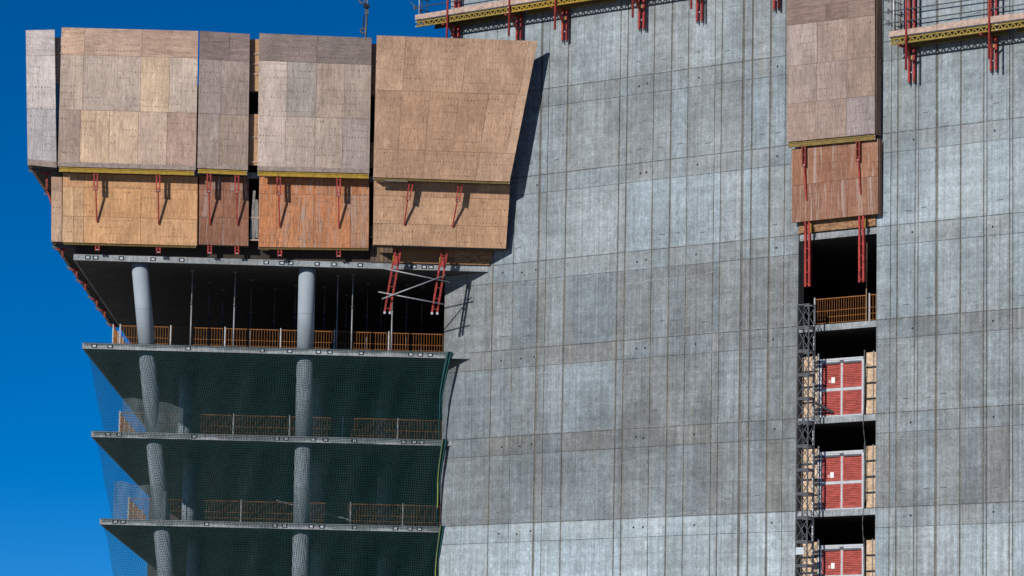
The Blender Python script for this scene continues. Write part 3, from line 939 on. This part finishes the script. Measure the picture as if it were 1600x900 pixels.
L1 = screen([(98, 270), (309, 276), (308, 384), (97, 378.5)], VLW,
       [(0, .20, [131, 220], [(196, 148, 104), (196, 146, 98), (200, 148, 96)]), (.20, .62, [115, 131, 220], [(206, 166, 126), (204, 162, 120), (206, 152, 98), (206, 152, 100)]),
        (.62, 1, [115, 131, 220], [(204, 166, 128), (200, 160, 120), (208, 156, 104), (206, 156, 108)])],
       'wide orange tan lower plywood screen beneath the patched screen', deck=.5, beam=(.09, .08), bmat=M_ochre)
L0 = screen([(80, 276), (97, 276.5), (96.5, 378), (80, 377.5)], VLW + .02, [(0, .22, [], [(168, 136, 116)]), (.22, 1, [], [(190, 158, 134)])],
       'slim plywood return strip at the open corner of the lower row', deck=1.0)
L2 = screen([(311, 274), (389, 277), (388, 384.5), (310.5, 382)], VLW + .02,
       [(0, .2, [349], [(150, 100, 72), (142, 94, 68)]), (.2, .6, [349], [(156, 102, 74), (150, 98, 72)]), (.6, 1, [349], [(150, 98, 72), (154, 102, 76)])],
       'narrow red brown water stained lower plywood screen', deck=.5, mat=M_plys)
L3 = screen([(405, 276), (577, 279.5), (576, 388), (403.5, 386)], VLW,
       [(0, .24, [490], [(204, 122, 62), (198, 126, 74)]), (.24, 1, [432, 490, 548], [(206, 128, 68), (204, 134, 80), (198, 126, 74), (176, 130, 104)])],
       'orange stained lower plywood screen with pale drip streaks', deck=.5, mat=M_plys, beam=(.09, .02), bmat=M_ochre)
zb5, zt5 = fa(690, 386, -1.1).z, fa(690, 285, -1.6).z
VL4 = lambda z: -1.28 - .25 * (z - zb5) / (zt5 - zb5)
L4 = screen([(584, 282), (797.5, 289), (790.5, 388.5), (582.5, 382.5)], VL4,
       [(0, .23, [630, 715], [(174, 136, 106), (180, 140, 110), (184, 142, 110)]), (.23, .66, [630, 715], [(190, 150, 118), (192, 152, 118), (188, 146, 112)]),
        (.66, 1, [630, 715], [(192, 154, 122), (190, 150, 116), (188, 146, 112)])],
       'tan lower plywood screen with leaning red braces next to the wall', deck=.8)
for (t, o), vl, lst in ((P1, VLW, [(149.5, 268, 297, 151.5, 347), (247, 271, 300, 248, 350.5)]), (P2, VLW + .02, [(326.5, 271.5, 301, 328, 351), (370, 272, 302, 371, 352)]),
                        (P3, VLW, [(435.5, 276, 305, 437, 355), (529, 277.5, 307, 529.5, 356.5)])):
    for (x, y0, y1, xt, yt) in lst:
        a, b_, c = fa(x, y0, vl - .50), fa(x, y1, vl - .50), fa(xt, yt, vl - .035)
        bracket(t, o, a, b_, c, vl)
for (x0, y0, x1, y1, xt, yt) in ((643, 283, 637.5, 313, 631.5, 352), (719.5, 286, 715, 315, 707, 355)):
    f_ = lambda z: VL4(z) - .42
    bracket(P4[0], P4[1], fa(x0, y0, f_), fa(x1, y1, f_), fa(xt, yt, lambda z: VL4(z) - .035), 0)
for (t, o), lst in ((L1, [(152, 380, 392), (247.5, 383, 396)]), (L2, [(327.5, 383.5, 397), (370, 384, 398)]), (L3, [(437, 386.5, 401), (529, 387.5, 402)])):
    for (x, y0, y1) in lst:
        bracket(t, o, fa(x, y0, VLW + .12), fa(x, y1, VLW + .12), None, 0)
# narrow fills seen in the gaps between the screens
def infill(x0, x1, y0, y1, v, color, label, slats=(), mat=M_ply):
    q = [fa(x0, y0, v), fa(x1, y0 + .5, v), fa(x1, y1 + .5, v), fa(x0, y1, v)]
    o = (q[3].x, v, q[3].z)
    t = thing('infill_panel', label, 'panel', FAC, o)
    MB().prism(q, [p + Vector((0, .02, 0)) for p in q]).build('plywood_sheet', mat, t, org=o, color=pcol(color))
    for y in slats:
        a, b_ = fa(x0, y, v), fa(x1, y, v)
        MB().box((a.x, v - .05, a.z - .03), (b_.x, v - .004, a.z + .03)).build('slat', M_timp, t, org=o)
infill(388, 407, 61, 142, VU + .34, (190, 146, 104), 'upper tan infill with slats in the gap beside the brown grey screen', (84, 100, 116))
infill(386, 406, 178, 258, VU + .34, (186, 146, 108), 'lower tan infill in the gap beside the brown grey screen', (214, 253))
infill(576, 592, 68, 148, VU + .34, (196, 150, 112), 'upper tan infill beside the slanting edged screen', (94, 112, 139))
infill(572, 590, 222, 262, VU + .34, (188, 146, 112), 'lower tan infill beside the slanting edged screen')
infill(84, 99, 58, 130, VU + .3, (190, 172, 164), 'pale infill in the gap beside the narrow corner screen', (83,))
infill(576, 590, 352, 372, VLW + .4, (130, 104, 84), 'small dull infill low in the gap beside the lower tan screen', (370,))
for i, (x0, y0, x1, y1) in enumerate(((392, 372, 397.5, 298), (396, 374, 401, 312), (401, 372, 402, 316))):
    a, b_ = fa(x0, y0, VLW + .24), fa(x1, y1, VLW + .18)
    tag(MB().bar(a, b_, .11, .03, up=(0, 1, 0)).build('loose_board', M_timg, None, FAC, a), 'loose grey board leaning in the gap beside the orange stained screen', 'board', 'boards leaning in the gap')
for y in (340, 375):
    a, b_ = fa(389, y, VLW + .2), fa(405, y, VLW + .2)
    tag(MB().bar(a, b_, .05, .07).build('gap_rail', M_timp, None, FAC, a), 'pale timber rail crossing the gap beside the orange stained screen', 'rail', 'rails crossing the gap')
# closing boards behind the bottom of the lower row: upstands on the bare slab, the long one coloured dark for shade
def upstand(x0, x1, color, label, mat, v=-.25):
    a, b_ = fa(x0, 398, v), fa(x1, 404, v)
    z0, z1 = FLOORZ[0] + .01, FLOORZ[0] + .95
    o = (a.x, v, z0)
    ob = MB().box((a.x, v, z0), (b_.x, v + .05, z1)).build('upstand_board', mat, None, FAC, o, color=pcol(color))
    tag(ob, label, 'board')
upstand(118, 580, (58, 48, 42), 'long upstand board darkened for shade on the bare slab behind the lower screens', M_ply, .14)  # shadow of the gap is put into this board's colour
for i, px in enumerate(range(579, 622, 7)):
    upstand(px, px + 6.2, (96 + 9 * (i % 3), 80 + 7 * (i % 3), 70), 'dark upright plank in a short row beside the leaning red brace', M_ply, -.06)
for ob in bpy.data.objects:
    if ob.get('label', '').startswith('dark upright plank'): ob['group'] = 'row of dark upright planks'
for (x0, x1, nm) in ((622, 692, 'between the two leaning braces'), (692.6, 778, 'between the leaning brace and the wall')):
    a, b_ = fa(x0, 400, -.10), fa(x1, 400, -.10)
    z0 = FLOORZ[0] + .01
    z1 = fa(700, 385, -.10).z + .5
    ts = tip_s(-.10) - .12
    x1b = min(b_.x, ts + .0)
    f4 = [(a.x, -.10, z0), (x1b, -.10, z0), (x1b + (.55 if x1 > 700 else 0), -.10 - (.0 if x1 > 700 else 0), z1), (a.x, -.10, z1)]
    if x1 > 700:
        f4[2] = (x1b + .35, -.32, z1); f4[3] = (a.x, -.32, z1)
    ob = MB().prism(f4, [(x, y + .02, z) for x, y, z in f4]).build('upstand_board', M_osbd if x1 > 700 else M_plyh, None, FAC, f4[0], color=pcol((150, 108, 70)))
    tag(ob, 'brown sheet standing on the bare slab ' + nm, 'board')
# leaning red braces that hold the last screen
for i, (x0, y0, x1, y1, nm) in enumerate(((622.5, 387, 605, 487, 'nearer the round columns'), (695, 390, 679, 488, 'next to the concrete wall edge'))):
    va, vb = -.75, -.42
    a, b_ = fa(x0, y0, va), fa(x1, y1, vb)
    t = thing('raking_brace', 'leaning red double channel brace hanging below the tan screen, ' + nm, 'brace', FAC, b_)
    for s_ in (-1, 1):
        d = Vector((s_ * .12, 0, 0))
        MB().bar(a + d, b_ + d, .085, .10, up=(0, 1, 0)).build('channel', M_red, t, org=b_)
    for q in range(6):
        p = a.lerp(b_, .1 + q * .17)
        MB().bar(p - Vector((.1, 0, 0)), p + Vector((.1, 0, 0)), .035).build('spacer', M_redd, t, org=b_)
    p = a.lerp(b_, .2)
    MB().box((p.x - .1, p.y - .12, p.z - .22), (p.x + .06, p.y - .05, p.z + .2)).build('clamp', M_red, t, org=b_)
    MB().box((p.x - .16, p.y - .1, p.z - .06), (p.x - .12, p.y - .03, p.z + .2)).build('yellow_pin', M_yel, t, org=b_)
    for s_ in (-1, 1):
        q = b_ + Vector((s_ * .12, 0, 0))
        MB().box((q.x - .045, q.y - .052, q.z - .1), (q.x + .045, q.y + .052, q.z + .0)).build('foot', M_pale, t, org=b_)
for (x0, y0, x1, y1, nm) in ((600, 419.5, 703, 441, 'upper level'), (591, 456, 694, 475.5, 'lower level'), (597, 467, 696, 430, 'diagonal')):
    a, b_ = fa(x0, y0, -.72 if nm != 'diagonal' else -.80), fa(x1, y1, -.72 if nm != 'diagonal' else -.80)
    tag(MB().tube(a, b_, .03, 10).build('scaffold_tube', M_dull, None, FAC, a, smooth=True), 'galvanised scaffold tube tying the two leaning braces, ' + nm, 'tube')

# platforms along the open side (their undersides and brackets show from below)
for row, (s_out, zb, hgt, vfront, nm) in enumerate(((fa(43, 258, VU).x, fa(43, 258, VU).z, 6.2, VU, 'upper'), (fa(80, 378, VLW).x, fa(80, 378, VLW).z, 3.0, VLW, 'lower'))):
    for i in range(6):
        y0, y1 = vfront + .12 + i * 5.2, vfront + .12 + i * 5.2 + 5.1
        X = lambda y: s_out + (y - vfront) * SIDE_E
        o = (X(y0), y0, zb)
        t = thing('formwork_screen', 'plywood screen on the open side, %s row, %s from the corner' % (nm, ORD[i]), 'screen', FAC, o, 'side screens, %s row' % nm)
        MB().prism([(X(y0), y0, zb), (X(y1), y1, zb), (X(y1), y1, zb + hgt), (X(y0), y0, zb + hgt)],
                   [(X(y0) + .14, y0, zb), (X(y1) + .14, y1, zb), (X(y1) + .14, y1, zb + hgt), (X(y0) + .14, y0, zb + hgt)]).build('plywood_sheet', M_ply, t, org=o, color=pcol((170, 146, 130)))
        wd = 1.35 if row == 0 else .95
        for q in range(4):
            x0 = .16 + q * (wd - .16) / 4
            x1 = x0 + (wd - .16) / 4 - .015
            MB().prism([(X(y0) + x0, y0, zb + .05), (X(y0) + x1, y0, zb + .05), (X(y1) + x1, y1, zb + .05), (X(y1) + x0, y1, zb + .05)],
                       [(X(y0) + x0, y0, zb + .1), (X(y0) + x1, y0, zb + .1), (X(y1) + x1, y1, zb + .1), (X(y1) + x0, y1, zb + .1)]).build('deck_board', M_soff, t, org=o)
        for q in range(1):
            y = y0 + (.9 if i == 0 else 1.4 + .9 * (i % 2)) + q * 2.6
            mb = MB()
            mb.bar((X(y) - .05, y, zb - .08), (X(y) + wd, y, zb - .08), .12, .12)
            bb = mb.build('bracket', M_grey, t, org=o)
            xx = X(y) + (.78 if row == 0 else .42)
            mb = MB()
            for s_ in (-1, 1):
                mb.bar((xx, y + s_ * .08, zb - .12), (xx, y + s_ * .08, zb - (.95 if row == 0 else .55)), .09, .09, up=(0, 1, 0))
            mb.build('channel', M_redd, bb, org=o)
            MB().bar((xx - .35, y, zb - .17), (xx + .2, y, zb - .17), .07).build('cross_bar', M_red, bb, org=o)
            if row == 0 and i == 0 and q == 0:
                MB().bar((xx, y, zb - .9), (xx + .42, y, zb - 2.1), .06).build('brace', M_red, bb, org=o)

# ------------------------------------------------------------------ boxed plywood screen over the lift opening
VB = -.62
Bx = screen([(1230, -24), (1367, -42), (1367, 209), (1230, 222)], VB,
       [(0, .155, [1298], [(132, 112, 106), (137, 115, 108)], M_plyh), (.155, .26, [1290, 1325], [(130, 108, 102), (123, 101, 95), (139, 117, 110)], M_plyh),
        (.26, .52, [1277, 1324], [(160, 145, 146), (158, 138, 131), (154, 132, 123)]), (.52, .76, [1276, 1323], [(161, 145, 142), (160, 141, 138), (156, 134, 123)]),
        (.76, 1, [1274, 1322], [(160, 138, 129), (156, 136, 129), (147, 138, 146)])],
       'tall pinkish grey plywood box screen hung on the concrete wall', hitf=wl, M=WALL, beam=(.24, .02), depth=.10, bmat=M_ochre)
t, o = Bx
b0, b1 = wl(1367, 209, VB), wl(1367, -42, VB)
MB().box((b0.x - .03, VB + .11, b0.z - .02), (b0.x - .005, -.17, b1.z)).build('side_sheet', M_ply, t, org=o, color=pcol((120, 94, 84)))
l0, l1 = wl(1230, 222, VB), wl(1230, -24, VB)
MB().box((l0.x + .005, VB + .11, l0.z), (l0.x + .03, -.17, l1.z)).build('side_sheet', M_ply, t, org=o, color=pcol((130, 100, 86)))
for i in range(2):
    MB().box((l0.x + .05, VB + .12 + i * .17, b0.z + .14), (b0.x - .05, VB + .27 + i * .17, b0.z + .18)).build('deck_board', M_soff, t, org=o)
VB2 = -.40
By = screen([(1237, 233), (1372, 216), (1372, 334), (1237, 348)], VB2,
       [(0, .5, [1325], [(150, 102, 76), (154, 106, 80)]), (.5, 1, [1325], [(144, 98, 76), (150, 106, 82)])],
       'red brown stained plywood screen under the pinkish box screen', hitf=wl, M=WALL, mat=M_plys, depth=.10)
t2, o2 = By
c0, c1 = wl(1372, 334, VB2), wl(1372, 216, VB2)
MB().box((c0.x - .03, VB2 + .11, c0.z), (c0.x - .005, -.12, c1.z)).build('side_sheet', M_ply, t2, org=o2, color=pcol((130, 88, 70)))
for (x0, y0, y1, xt, yt) in ((1256.5, 226, 260, 1260.5, 313), (1341, 217, 252, 1345, 304)):
    bracket(t, o, wl(x0, y0, VB2 - .13), wl(x0, y1, VB2 - .13), wl(xt, yt, VB2 - .03), 0, M_redd)
for (xa, y0, y1, nm) in ((1262, 345, 448, ''), (1346.5, 337, 441, '')):
    mb = MB()
    a, b_ = wl(xa, y0, -.30), wl(xa, y1, -.30)
    for s_ in (-1, 1):
        mb.bar(a + Vector((s_ * .10, 0, 0)), b_ + Vector((s_ * .10, 0, 0)), .095, .10, up=(0, 1, 0))
    h = mb.build('hanger', M_red, t2, org=o2)
    for q in range(6):
        p = a.lerp(b_, .06 + q * .18)
        MB().bar(p - Vector((.1, 0, 0)), p + Vector((.1, 0, 0)), .03).build('spacer', M_red, h, org=o2)
    p = a.lerp(b_, .12)
    MB().box((p.x + .16, p.y - .03, p.z - .2), (p.x + .2, p.y + .02, p.z + .2)).build('pin', M_yel, h, org=o2)
a, b_ = wl(1242, 373, -.06), wl(1368, 355, -.06)
z0 = FLOORZ[0] + .03
ob = MB().box((UL + .05, .1, z0), (UR - .04, .13, z0 + .0))
tag(MB().box((UL + .03, -.05, z0 + .02), (UR - .03, -.028, z0 + .62)).build('upstand_board', M_osbd, None, WALL, (UL, -.05, z0)), 'brown strip board between the lift opening and the red brown screen', 'board')

# ------------------------------------------------------------------ lift opening: barrier, gates, boarding, mast
lint = FLOORZ
su0, su1 = wl(1273, 500, .3).x, wl(1358, 500, .3).x
barrier(su0, wl(1357, 500, .3).x, .3, FLOORZ[1] + .006, 'orange mesh barrier across the uppermost lift opening', 'barriers across the lift opening', M=WALL)
barrier(wl(1358.5, 500, .3).x, UR - .06, .3, FLOORZ[1] + .006, 'short orange mesh barrier leaf beside the wide one in the lift opening', 'barriers across the lift opening', M=WALL)
gname = {2: 'uppermost', 3: 'middle', 4: 'lowest'}
for k in (2, 3, 4):
    z = FLOORZ[k] + .008
    vg = .22
    g0 = wl(1283, {2: 645, 3: 793, 4: 930}[k], vg).x
    g1 = wl(1348.5, {2: 640, 3: 788, 4: 925}[k], vg).x
    t = thing('hoist_gate', 'red louvred double hoist gate in galvanised frame, %s of three' % gname[k], 'gate', WALL, ((g0 + g1) / 2, vg, z))
    o = ((g0 + g1) / 2, vg, z)
    H = 2.36
    fr = MB()
    for x in (g0, (g0 + g1) / 2, g1):
        fr.box((x - .045, vg - .035, z), (x + .045, vg + .03, z + H))
    fr.build('frame_post', M_galv, t, org=o)
    for zz in (0.0, 1.08, 2.26):
        for q in range(2):
            xa = g0 + .036 if q == 0 else (g0 + g1) / 2 + .036
            xb = (g0 + g1) / 2 - .036 if q == 0 else g1 - .036
            MB().box((xa, vg - .028, z + zz), (xb, vg + .028, z + zz + (.06 if zz == 0 else .12))).build('frame_rail', M_galv, t, org=o)
    hd = MB()
    hd.box((g0 - .03, vg - .05, z + H + .02), (g1 + .03, vg + .05, z + H + .10))
    hd.build('header', M_galv, t, org=o)
    hd2 = MB()
    hd2.box((g0 + .1, vg - .09, z + H - .14), ((g0 + g1) / 2 - .12, vg - .035, z + H - .06)).box(((g0 + g1) / 2 + .12, vg - .09, z + H - .14), (g1 - .1, vg - .035, z + H - .06))
    hd2.box(((g0 + g1) / 2 - .09, vg - .07, z + H - .1), ((g0 + g1) / 2 + .09, vg - .035, z + H + .015))
    hd2.build('track', M_grey, t, org=o)
    for q in range(2):
        for h_, (za, zb) in enumerate(((.07, 1.07), (1.21, 2.25))):
            xa = (g0 if q == 0 else (g0 + g1) / 2) + .045
            xb = ((g0 + g1) / 2 if q == 0 else g1) - .045
            lf = MB()
            bw_ = .065
            lf.box((xa, vg - .022, z + za), (xa + bw_, vg + .022, z + zb)).box((xb - bw_, vg - .022, z + za), (xb, vg + .022, z + zb))
            lf.box((xa + bw_, vg - .022, z + za), (xb - bw_, vg + .022, z + za + bw_)).box((xa + bw_, vg - .022, z + zb - bw_), (xb - bw_, vg + .022, z + zb))
            leaf = lf.build('leaf_frame', M_door, t, org=o)
            n = 12
            pitch = (zb - za - 2 * bw_) / n
            for i in range(n):
                zc = z + za + bw_ + (i + .5) * pitch
                MB().prism([(xa + bw_, vg - .015, zc - pitch * .42), (xb - bw_, vg - .015, zc - pitch * .42), (xb - bw_, vg - .007, zc - pitch * .42), (xa + bw_, vg - .007, zc - pitch * .42)],
                           [(xa + bw_, vg + .012, zc + pitch * .40), (xb - bw_, vg + .012, zc + pitch * .40), (xb - bw_, vg + .02, zc + pitch * .40), (xa + bw_, vg + .02, zc + pitch * .40)]).build('louvre', M_door, leaf, org=o)
    xs = g0 + {2: .42, 3: .36, 4: .40}[k]
    nz = {2: .0, 3: -.07, 4: .05}[k]
    MB().box((xs + .12, vg - .034, z + nz + 1.42), (xs + .30, vg - .030, z + nz + 1.66)).build('notice', M_white, t, org=o)
    MB().box((xs - .02, vg - .034, z + nz + 1.43), (xs + .09, vg - .030, z + nz + 1.56)).build('notice', plain('pink_notice', (.6, .3, .28), .6), t, org=o)
    for x, nm in ((g0 - .12, 1), (g1 + .10, 2)):
        MB().tube((x, vg - .05, z + .0), (x, vg - .05, z + H + .36), .032, 10).build('side_tube', M_galv if nm == 1 else M_grey, t, org=o, smooth=True)
    # boarding either side
    for (a0, a1, nm) in ((UL + .12, g0 - .20, 'beside the mast'), (g1 + .17, UR - .03, 'away from the mast')):
        bt = thing('osb_boarding', 'chipboard boarding with black gaps %s, at the %s hoist gate' % (nm, gname[k]), 'boarding', WALL, (a0, .2, z))
        for i in range(4):
            MB().box((a0, .2, z + .03 + i * .66), (a1, .22, z + .03 + i * .66 + .60)).build('board', M_osb, bt, org=(a0, .2, z))
        MB().box((a1 - .24, .17, z + .02), (a1 - .19, .198, z + 2.66)).build('stud', M_timg, bt, org=(a0, .2, z))
        for i in range(1, 4):
            MB().box((a0 - .03, .16, z + i * .66 - .035), (a1 + .03, .196, z + i * .66 + .035)).build('rail', M_blk, bt, org=(a0, .2, z))
# lattice mast of the hoist
mu0, mu1 = wl(1249.5, 700, -.95).x, wl(1267, 700, -.95).x
mtop = wl(1258, 476, -.95).z
mast = thing('hoist_mast', 'dark steel lattice hoist mast standing at the edge of the lift opening', 'mast', WALL, ((mu0 + mu1) / 2, -.95, 0))
o = ((mu0 + mu1) / 2, -.95, 0)
z = mtop
sec = 1.0
while z > 7.5:
    mb = MB()
    for u in (mu0, mu1):
        for v in (-1.17, -.73):
            mb.tube((u, v, z - sec + .01), (u, v, z), .032, 6)
    for zz in (z - .03, z - sec + .04):
        for v in (-1.17, -.73):
            mb.bar((mu0, v, zz), (mu1, v, zz), .055)
        for u in (mu0, mu1):
            mb.bar((u, -1.17, zz), (u, -.73, zz), .045)
    for v in (-1.17, -.73):
        mb.bar((mu0, v, z - sec + .08), (mu1, v, z - .08), .024)
        mb.bar((mu1, v, z - sec + .08), (mu0, v, z - .08), .024)
    mb.build('mast_section', M_grey, mast, org=o)
    z -= sec
mb = MB()
while z > .2:
    for u in (mu0, mu1):
        for v in (-1.17, -.73):
            mb.tube((u, v, max(0, z - 3)), (u, v, z), .032, 6)
    z -= 3
mb.build('mast_foot', M_grey, mast, org=o)
for k in (2, 4):
    zz = FLOORZ[k] + .3
    MB().bar((mu1, -.75, zz + .25), (mu1 + .35, .1, zz - .12), .09).build('wall_tie', M_grey, mast, org=o)
MB().box((mu0 + .05, -1.24, FLOORZ[4] + 2.0), (mu1 - .1, -1.21, FLOORZ[4] + 2.3)).build('sign_plate', M_pale, mast, org=o)
pu = wl(1270.5, 700, -.5).x
tag(MB().tube((pu, -.5, 1), (pu, -.5, mtop - .7), .035, 8).build('riser_pipe', M_galv, None, WALL, (pu, -.5, 1), smooth=True), 'slim riser pipe running up beside the lattice hoist mast', 'pipe')
# hanging cable on the other side of the gates
mb = MB()
cu = wl(1352, 700, .1).x
pts = []
zz = FLOORZ[2] + 2.2
while zz > 8:
    pts.append((cu + .06 * math.sin(zz * 1.3) + .03 * math.sin(zz * 3.1), .05, zz)); zz -= .4
for i in range(len(pts) - 1):
    mb.tube(pts[i], pts[i + 1], .018, 6)
tag(mb.build('hanging_cable', M_grey, None, WALL, pts[-1], smooth=True), 'thin dark cable hanging past the red hoist gates', 'cable')
a = wl(1353.5, 500, .2)
tag(MB().tube((a.x, .2, FLOORZ[1] + .01), (a.x, .2, FLOORZ[0] - .6), .022, 8).build('thin_rod', M_tim, None, WALL, (a.x, .2, FLOORZ[1])), 'thin upright rod behind the barrier of the lift opening', 'rod')

# ------------------------------------------------------------------ working platforms on the wall near the top
def platform(x0, y0, x1, y1, label, posts, extend=0.0, joints=()):
    VF = -1.05                                       # girder plane, this far off the wall
    a, b_ = wl(x0, y0, VF), wl(x1, y1, VF)
    z = (a.z + b_.z) / 2                             # bottom of the girder
    u0, u1 = a.x, b_.x + extend
    t = thing('wall_platform', label, 'platform', WALL, (u0, VF, z))
    o = (u0, VF, z)
    H = .28
    L = u1 - u0
    nseg = max(1, round(L / 6.0))
    for sgi in range(nseg):
        s0, s1 = u0 + L * sgi / nseg, u0 + L * (sgi + 1) / nseg - .02
        mb = MB()
        mb.box((s0, VF - .04, z), (s1, VF + .04, z + .065)).box((s0, VF - .04, z + H - .065), (s1, VF + .04, z + H))
        n = max(2, int((s1 - s0) / .30))
        for i in range(n):
            p, q = s0 + (s1 - s0) * i / n, s0 + (s1 - s0) * (i + 1) / n
            m_ = (p + q) / 2
            mb.bar((p + .03, VF, z + .06), (m_, VF, z + H - .06), .05, .06, up=(0, 1, 0))
            mb.bar((m_, VF, z + H - .06), (q - .03, VF, z + .06), .05, .06, up=(0, 1, 0))
        gi = mb.build('lattice_girder', M_yelp if x0 > 1200 or sgi == 0 else M_yel, t, org=o)
        st = MB()
        for x in (s0, s1):
            for zz in (.03, H - .03):
                st.box((x - .02, VF - .055, z + zz - .02), (x + .02, VF - .042, z + zz + .02))
        st.build('end_stud', M_white, gi, org=o)
        # second girder close to the wall
        mb = MB()
        mb.box((s0 + .45, -.32, z), (s1, -.24, z + .06)).box((s0 + .45, -.32, z + H - .06), (s1, -.24, z + H)).box((s0 + .45, -.29, z + .06), (s1, -.27, z + H - .06))
        mb.build('inner_girder', M_ochre, t, org=o)
    for i in range(4):
        MB().box((u0 + .02, VF - .08 + i * .27, z + H + .004), (u1, VF - .08 + i * .27 + .26, z + H + .05)).build('deck_board', M_soff, t, org=o)
    # toe boards in lengths
    s = u0
    while s < u1 - .1:
        e_ = min(u1, s + random.choice((2.4, 3.0, 3.6)))
        MB().box((s, VF - .12, z + H + .055), (e_ - .02, VF - .085, z + H + .30 + random.uniform(-.02, .02))).build('toe_board', M_timp, t, org=o)
        s = e_
    for q, hh in enumerate((.75, 1.25, 1.75)):
        MB().tube((u0 - .25, VF - .06, z + H + hh - .10), (u1, VF - .06, z + H + hh - .10), .026, 8).build('guard_rail', M_grey, t, org=o, smooth=True)
        MB().box((u0 - .12, VF - .09, z + H + hh - .2), (u0 - .04, VF - .03, z + H + hh + .02)).build('coupler', M_grey, t, org=o)
    MB().tube((u0 + .18, VF - .05, z + H), (u0 + .18, VF - .05, z + H + 2.3), .028, 8).build('rail_post', M_galv, t, org=o, smooth=True)
    # end frame behind
    mb = MB()
    for vv in (-.75, -.35):
        mb.tube((u0 + .02, vv, z + H), (u0 + .02, vv, z + H + 2.6), .026, 8)
    for hh in (.6, 1.1, 1.6, 2.1):
        mb.tube((u0 + .02, VF, z + H + hh), (u0 + .02, -.2, z + H + hh), .022, 8)
    mb.tube((u0 - .45, VF, z + H + 1.0), (u0 + .1, -.6, z + H + .35), .022, 8)
    mb.build('end_frame', M_grey, t, org=o, smooth=True)
    for (xf, yf, xp, yp) in posts:
        f0 = wl(xf, yf, VF - .14)
        p = MB().tube((f0.x, VF - .14, f0.z), (f0.x, VF - .14, z + 5.0), .05, 12).build('red_post', M_red, t, org=o, smooth=True)
        h0 = wl(xp, yp, -.16)
        mb = MB()
        for s_ in (-1, 1):
            mb.bar((h0.x + s_ * .125, -.16, h0.z), (h0.x + s_ * .125, -.16, z + 4.5), .09, .10, up=(0, 1, 0))
        hg = mb.build('hanger', M_red, t, org=o)
        for s_ in (-1, 1):
            MB().box((h0.x + s_ * .125 - .03, -.19, h0.z - .10), (h0.x + s_ * .125 + .03, -.13, h0.z)).build('foot', M_grey, hg, org=o)
        MB().box((h0.x - .06, -.2, h0.z + .95), (h0.x + .06, -.1, h0.z + 1.12)).build('nut', M_brass, hg, org=o)
        MB().tube((h0.x, -.19, h0.z + .4), (h0.x, -.02, h0.z + .4), .03, 8).build('tie_bolt', M_galv, hg, org=o)
        MB().bar((f0.x, VF - .1, z - .1), (h0.x, -.2, z - .75), .07).build('brace', M_redd, t, org=o)
        MB().bar((h0.x, VF - .1, z - .055), (h0.x, -.05, z - .055), .10, .10).build('console_beam', M_redd, t, org=o)
    return t
platform(651, 40, 1001, -9, 'long yellow girder platform with red posts reaching past the wall edge',
         [(697.5, 92, 712.5, 100), (795, 56, 811, 62), (867, 46.5, 882.5, 63), (988.5, 27.5, 1002.5, 45), (1080, 14, 1093, 33), (1198, -4, 1213.5, 14)], extend=9.2)
platform(1391.5, 71, 1600, 42, 'yellow girder platform with guard rails between the pinkish box and beyond',
         [(1415.5, 109.5, 1424.5, 128), (1545.5, 92, 1552.5, 110), (1672, 75, 1679, 94)], extend=4.0)
# sheeting hung along the platform past the wall edge
a = wl(655, 20, -.45)

# ------------------------------------------------------------------ crane hook in the air behind the screens
hp = fa(570, 40, 6.0)
t = thing('crane_hook', 'dark crane hook and chain hanging above the grey plywood screen', 'crane hook', FAC, (hp.x, 6.0, hp.z - 1.0))
o = (hp.x, 6.0, hp.z - 1.0)
def hpz(y): return fa(570, y, 6.0).z
MB().tube((hp.x + .03, 6, hpz(78)), (hp.x + .09, 6, hpz(22)), .055, 8).build('sling', M_grey, t, org=o, smooth=True)
MB().box((hp.x - .02, 5.93, hpz(23)), (hp.x + .16, 6.07, hpz(15))).build('shackle', M_grey, t, org=o)
MB().tube((hp.x + .07, 6, hpz(16)), (hp.x + .07, 6, hpz(6)), .075, 10).build('swivel', M_blk, t, org=o, smooth=True)
MB().box((hp.x - .09, 5.9, hpz(11)), (hp.x + .2, 6.1, hpz(7))).build('block', M_blk, t, org=o)
for (cx, y, r_) in ((-.14, 1, .13), (-.07, 48.5, .115)):
    zc = hpz(y)
    mb = MB()
    m = 14
    for q in range(m):
        for h in range(6):
            a0, a1 = 2 * math.pi * q / m, 2 * math.pi * h / 6
            rr_ = r_ + .05 * math.cos(a1)
            mb.v.append((hp.x + cx + rr_ * math.cos(a0), 6 + .05 * math.sin(a1), zc + rr_ * math.sin(a0)))
    for q in range(m):
        for h in range(6):
            mb.f.append((q * 6 + h, ((q + 1) % m) * 6 + h, ((q + 1) % m) * 6 + (h + 1) % 6, q * 6 + (h + 1) % 6))
    mb.build('ring', M_grey, t, org=o)
for i in range(7):
    y = 24 + i * 3.2
    zc = hpz(y)
    MB().bar((hp.x - .05 - .02 * (i % 2), 6, zc), (hp.x - .06 + .03 * (i % 2), 6, zc - .13), .05).build('chain_link', M_blk, t, org=o)
MB().tube((hp.x + .1, 6, hpz(6)), (hp.x + .1, 6, hpz(-260)), .03, 6).build('rope', M_grey, t, org=o)
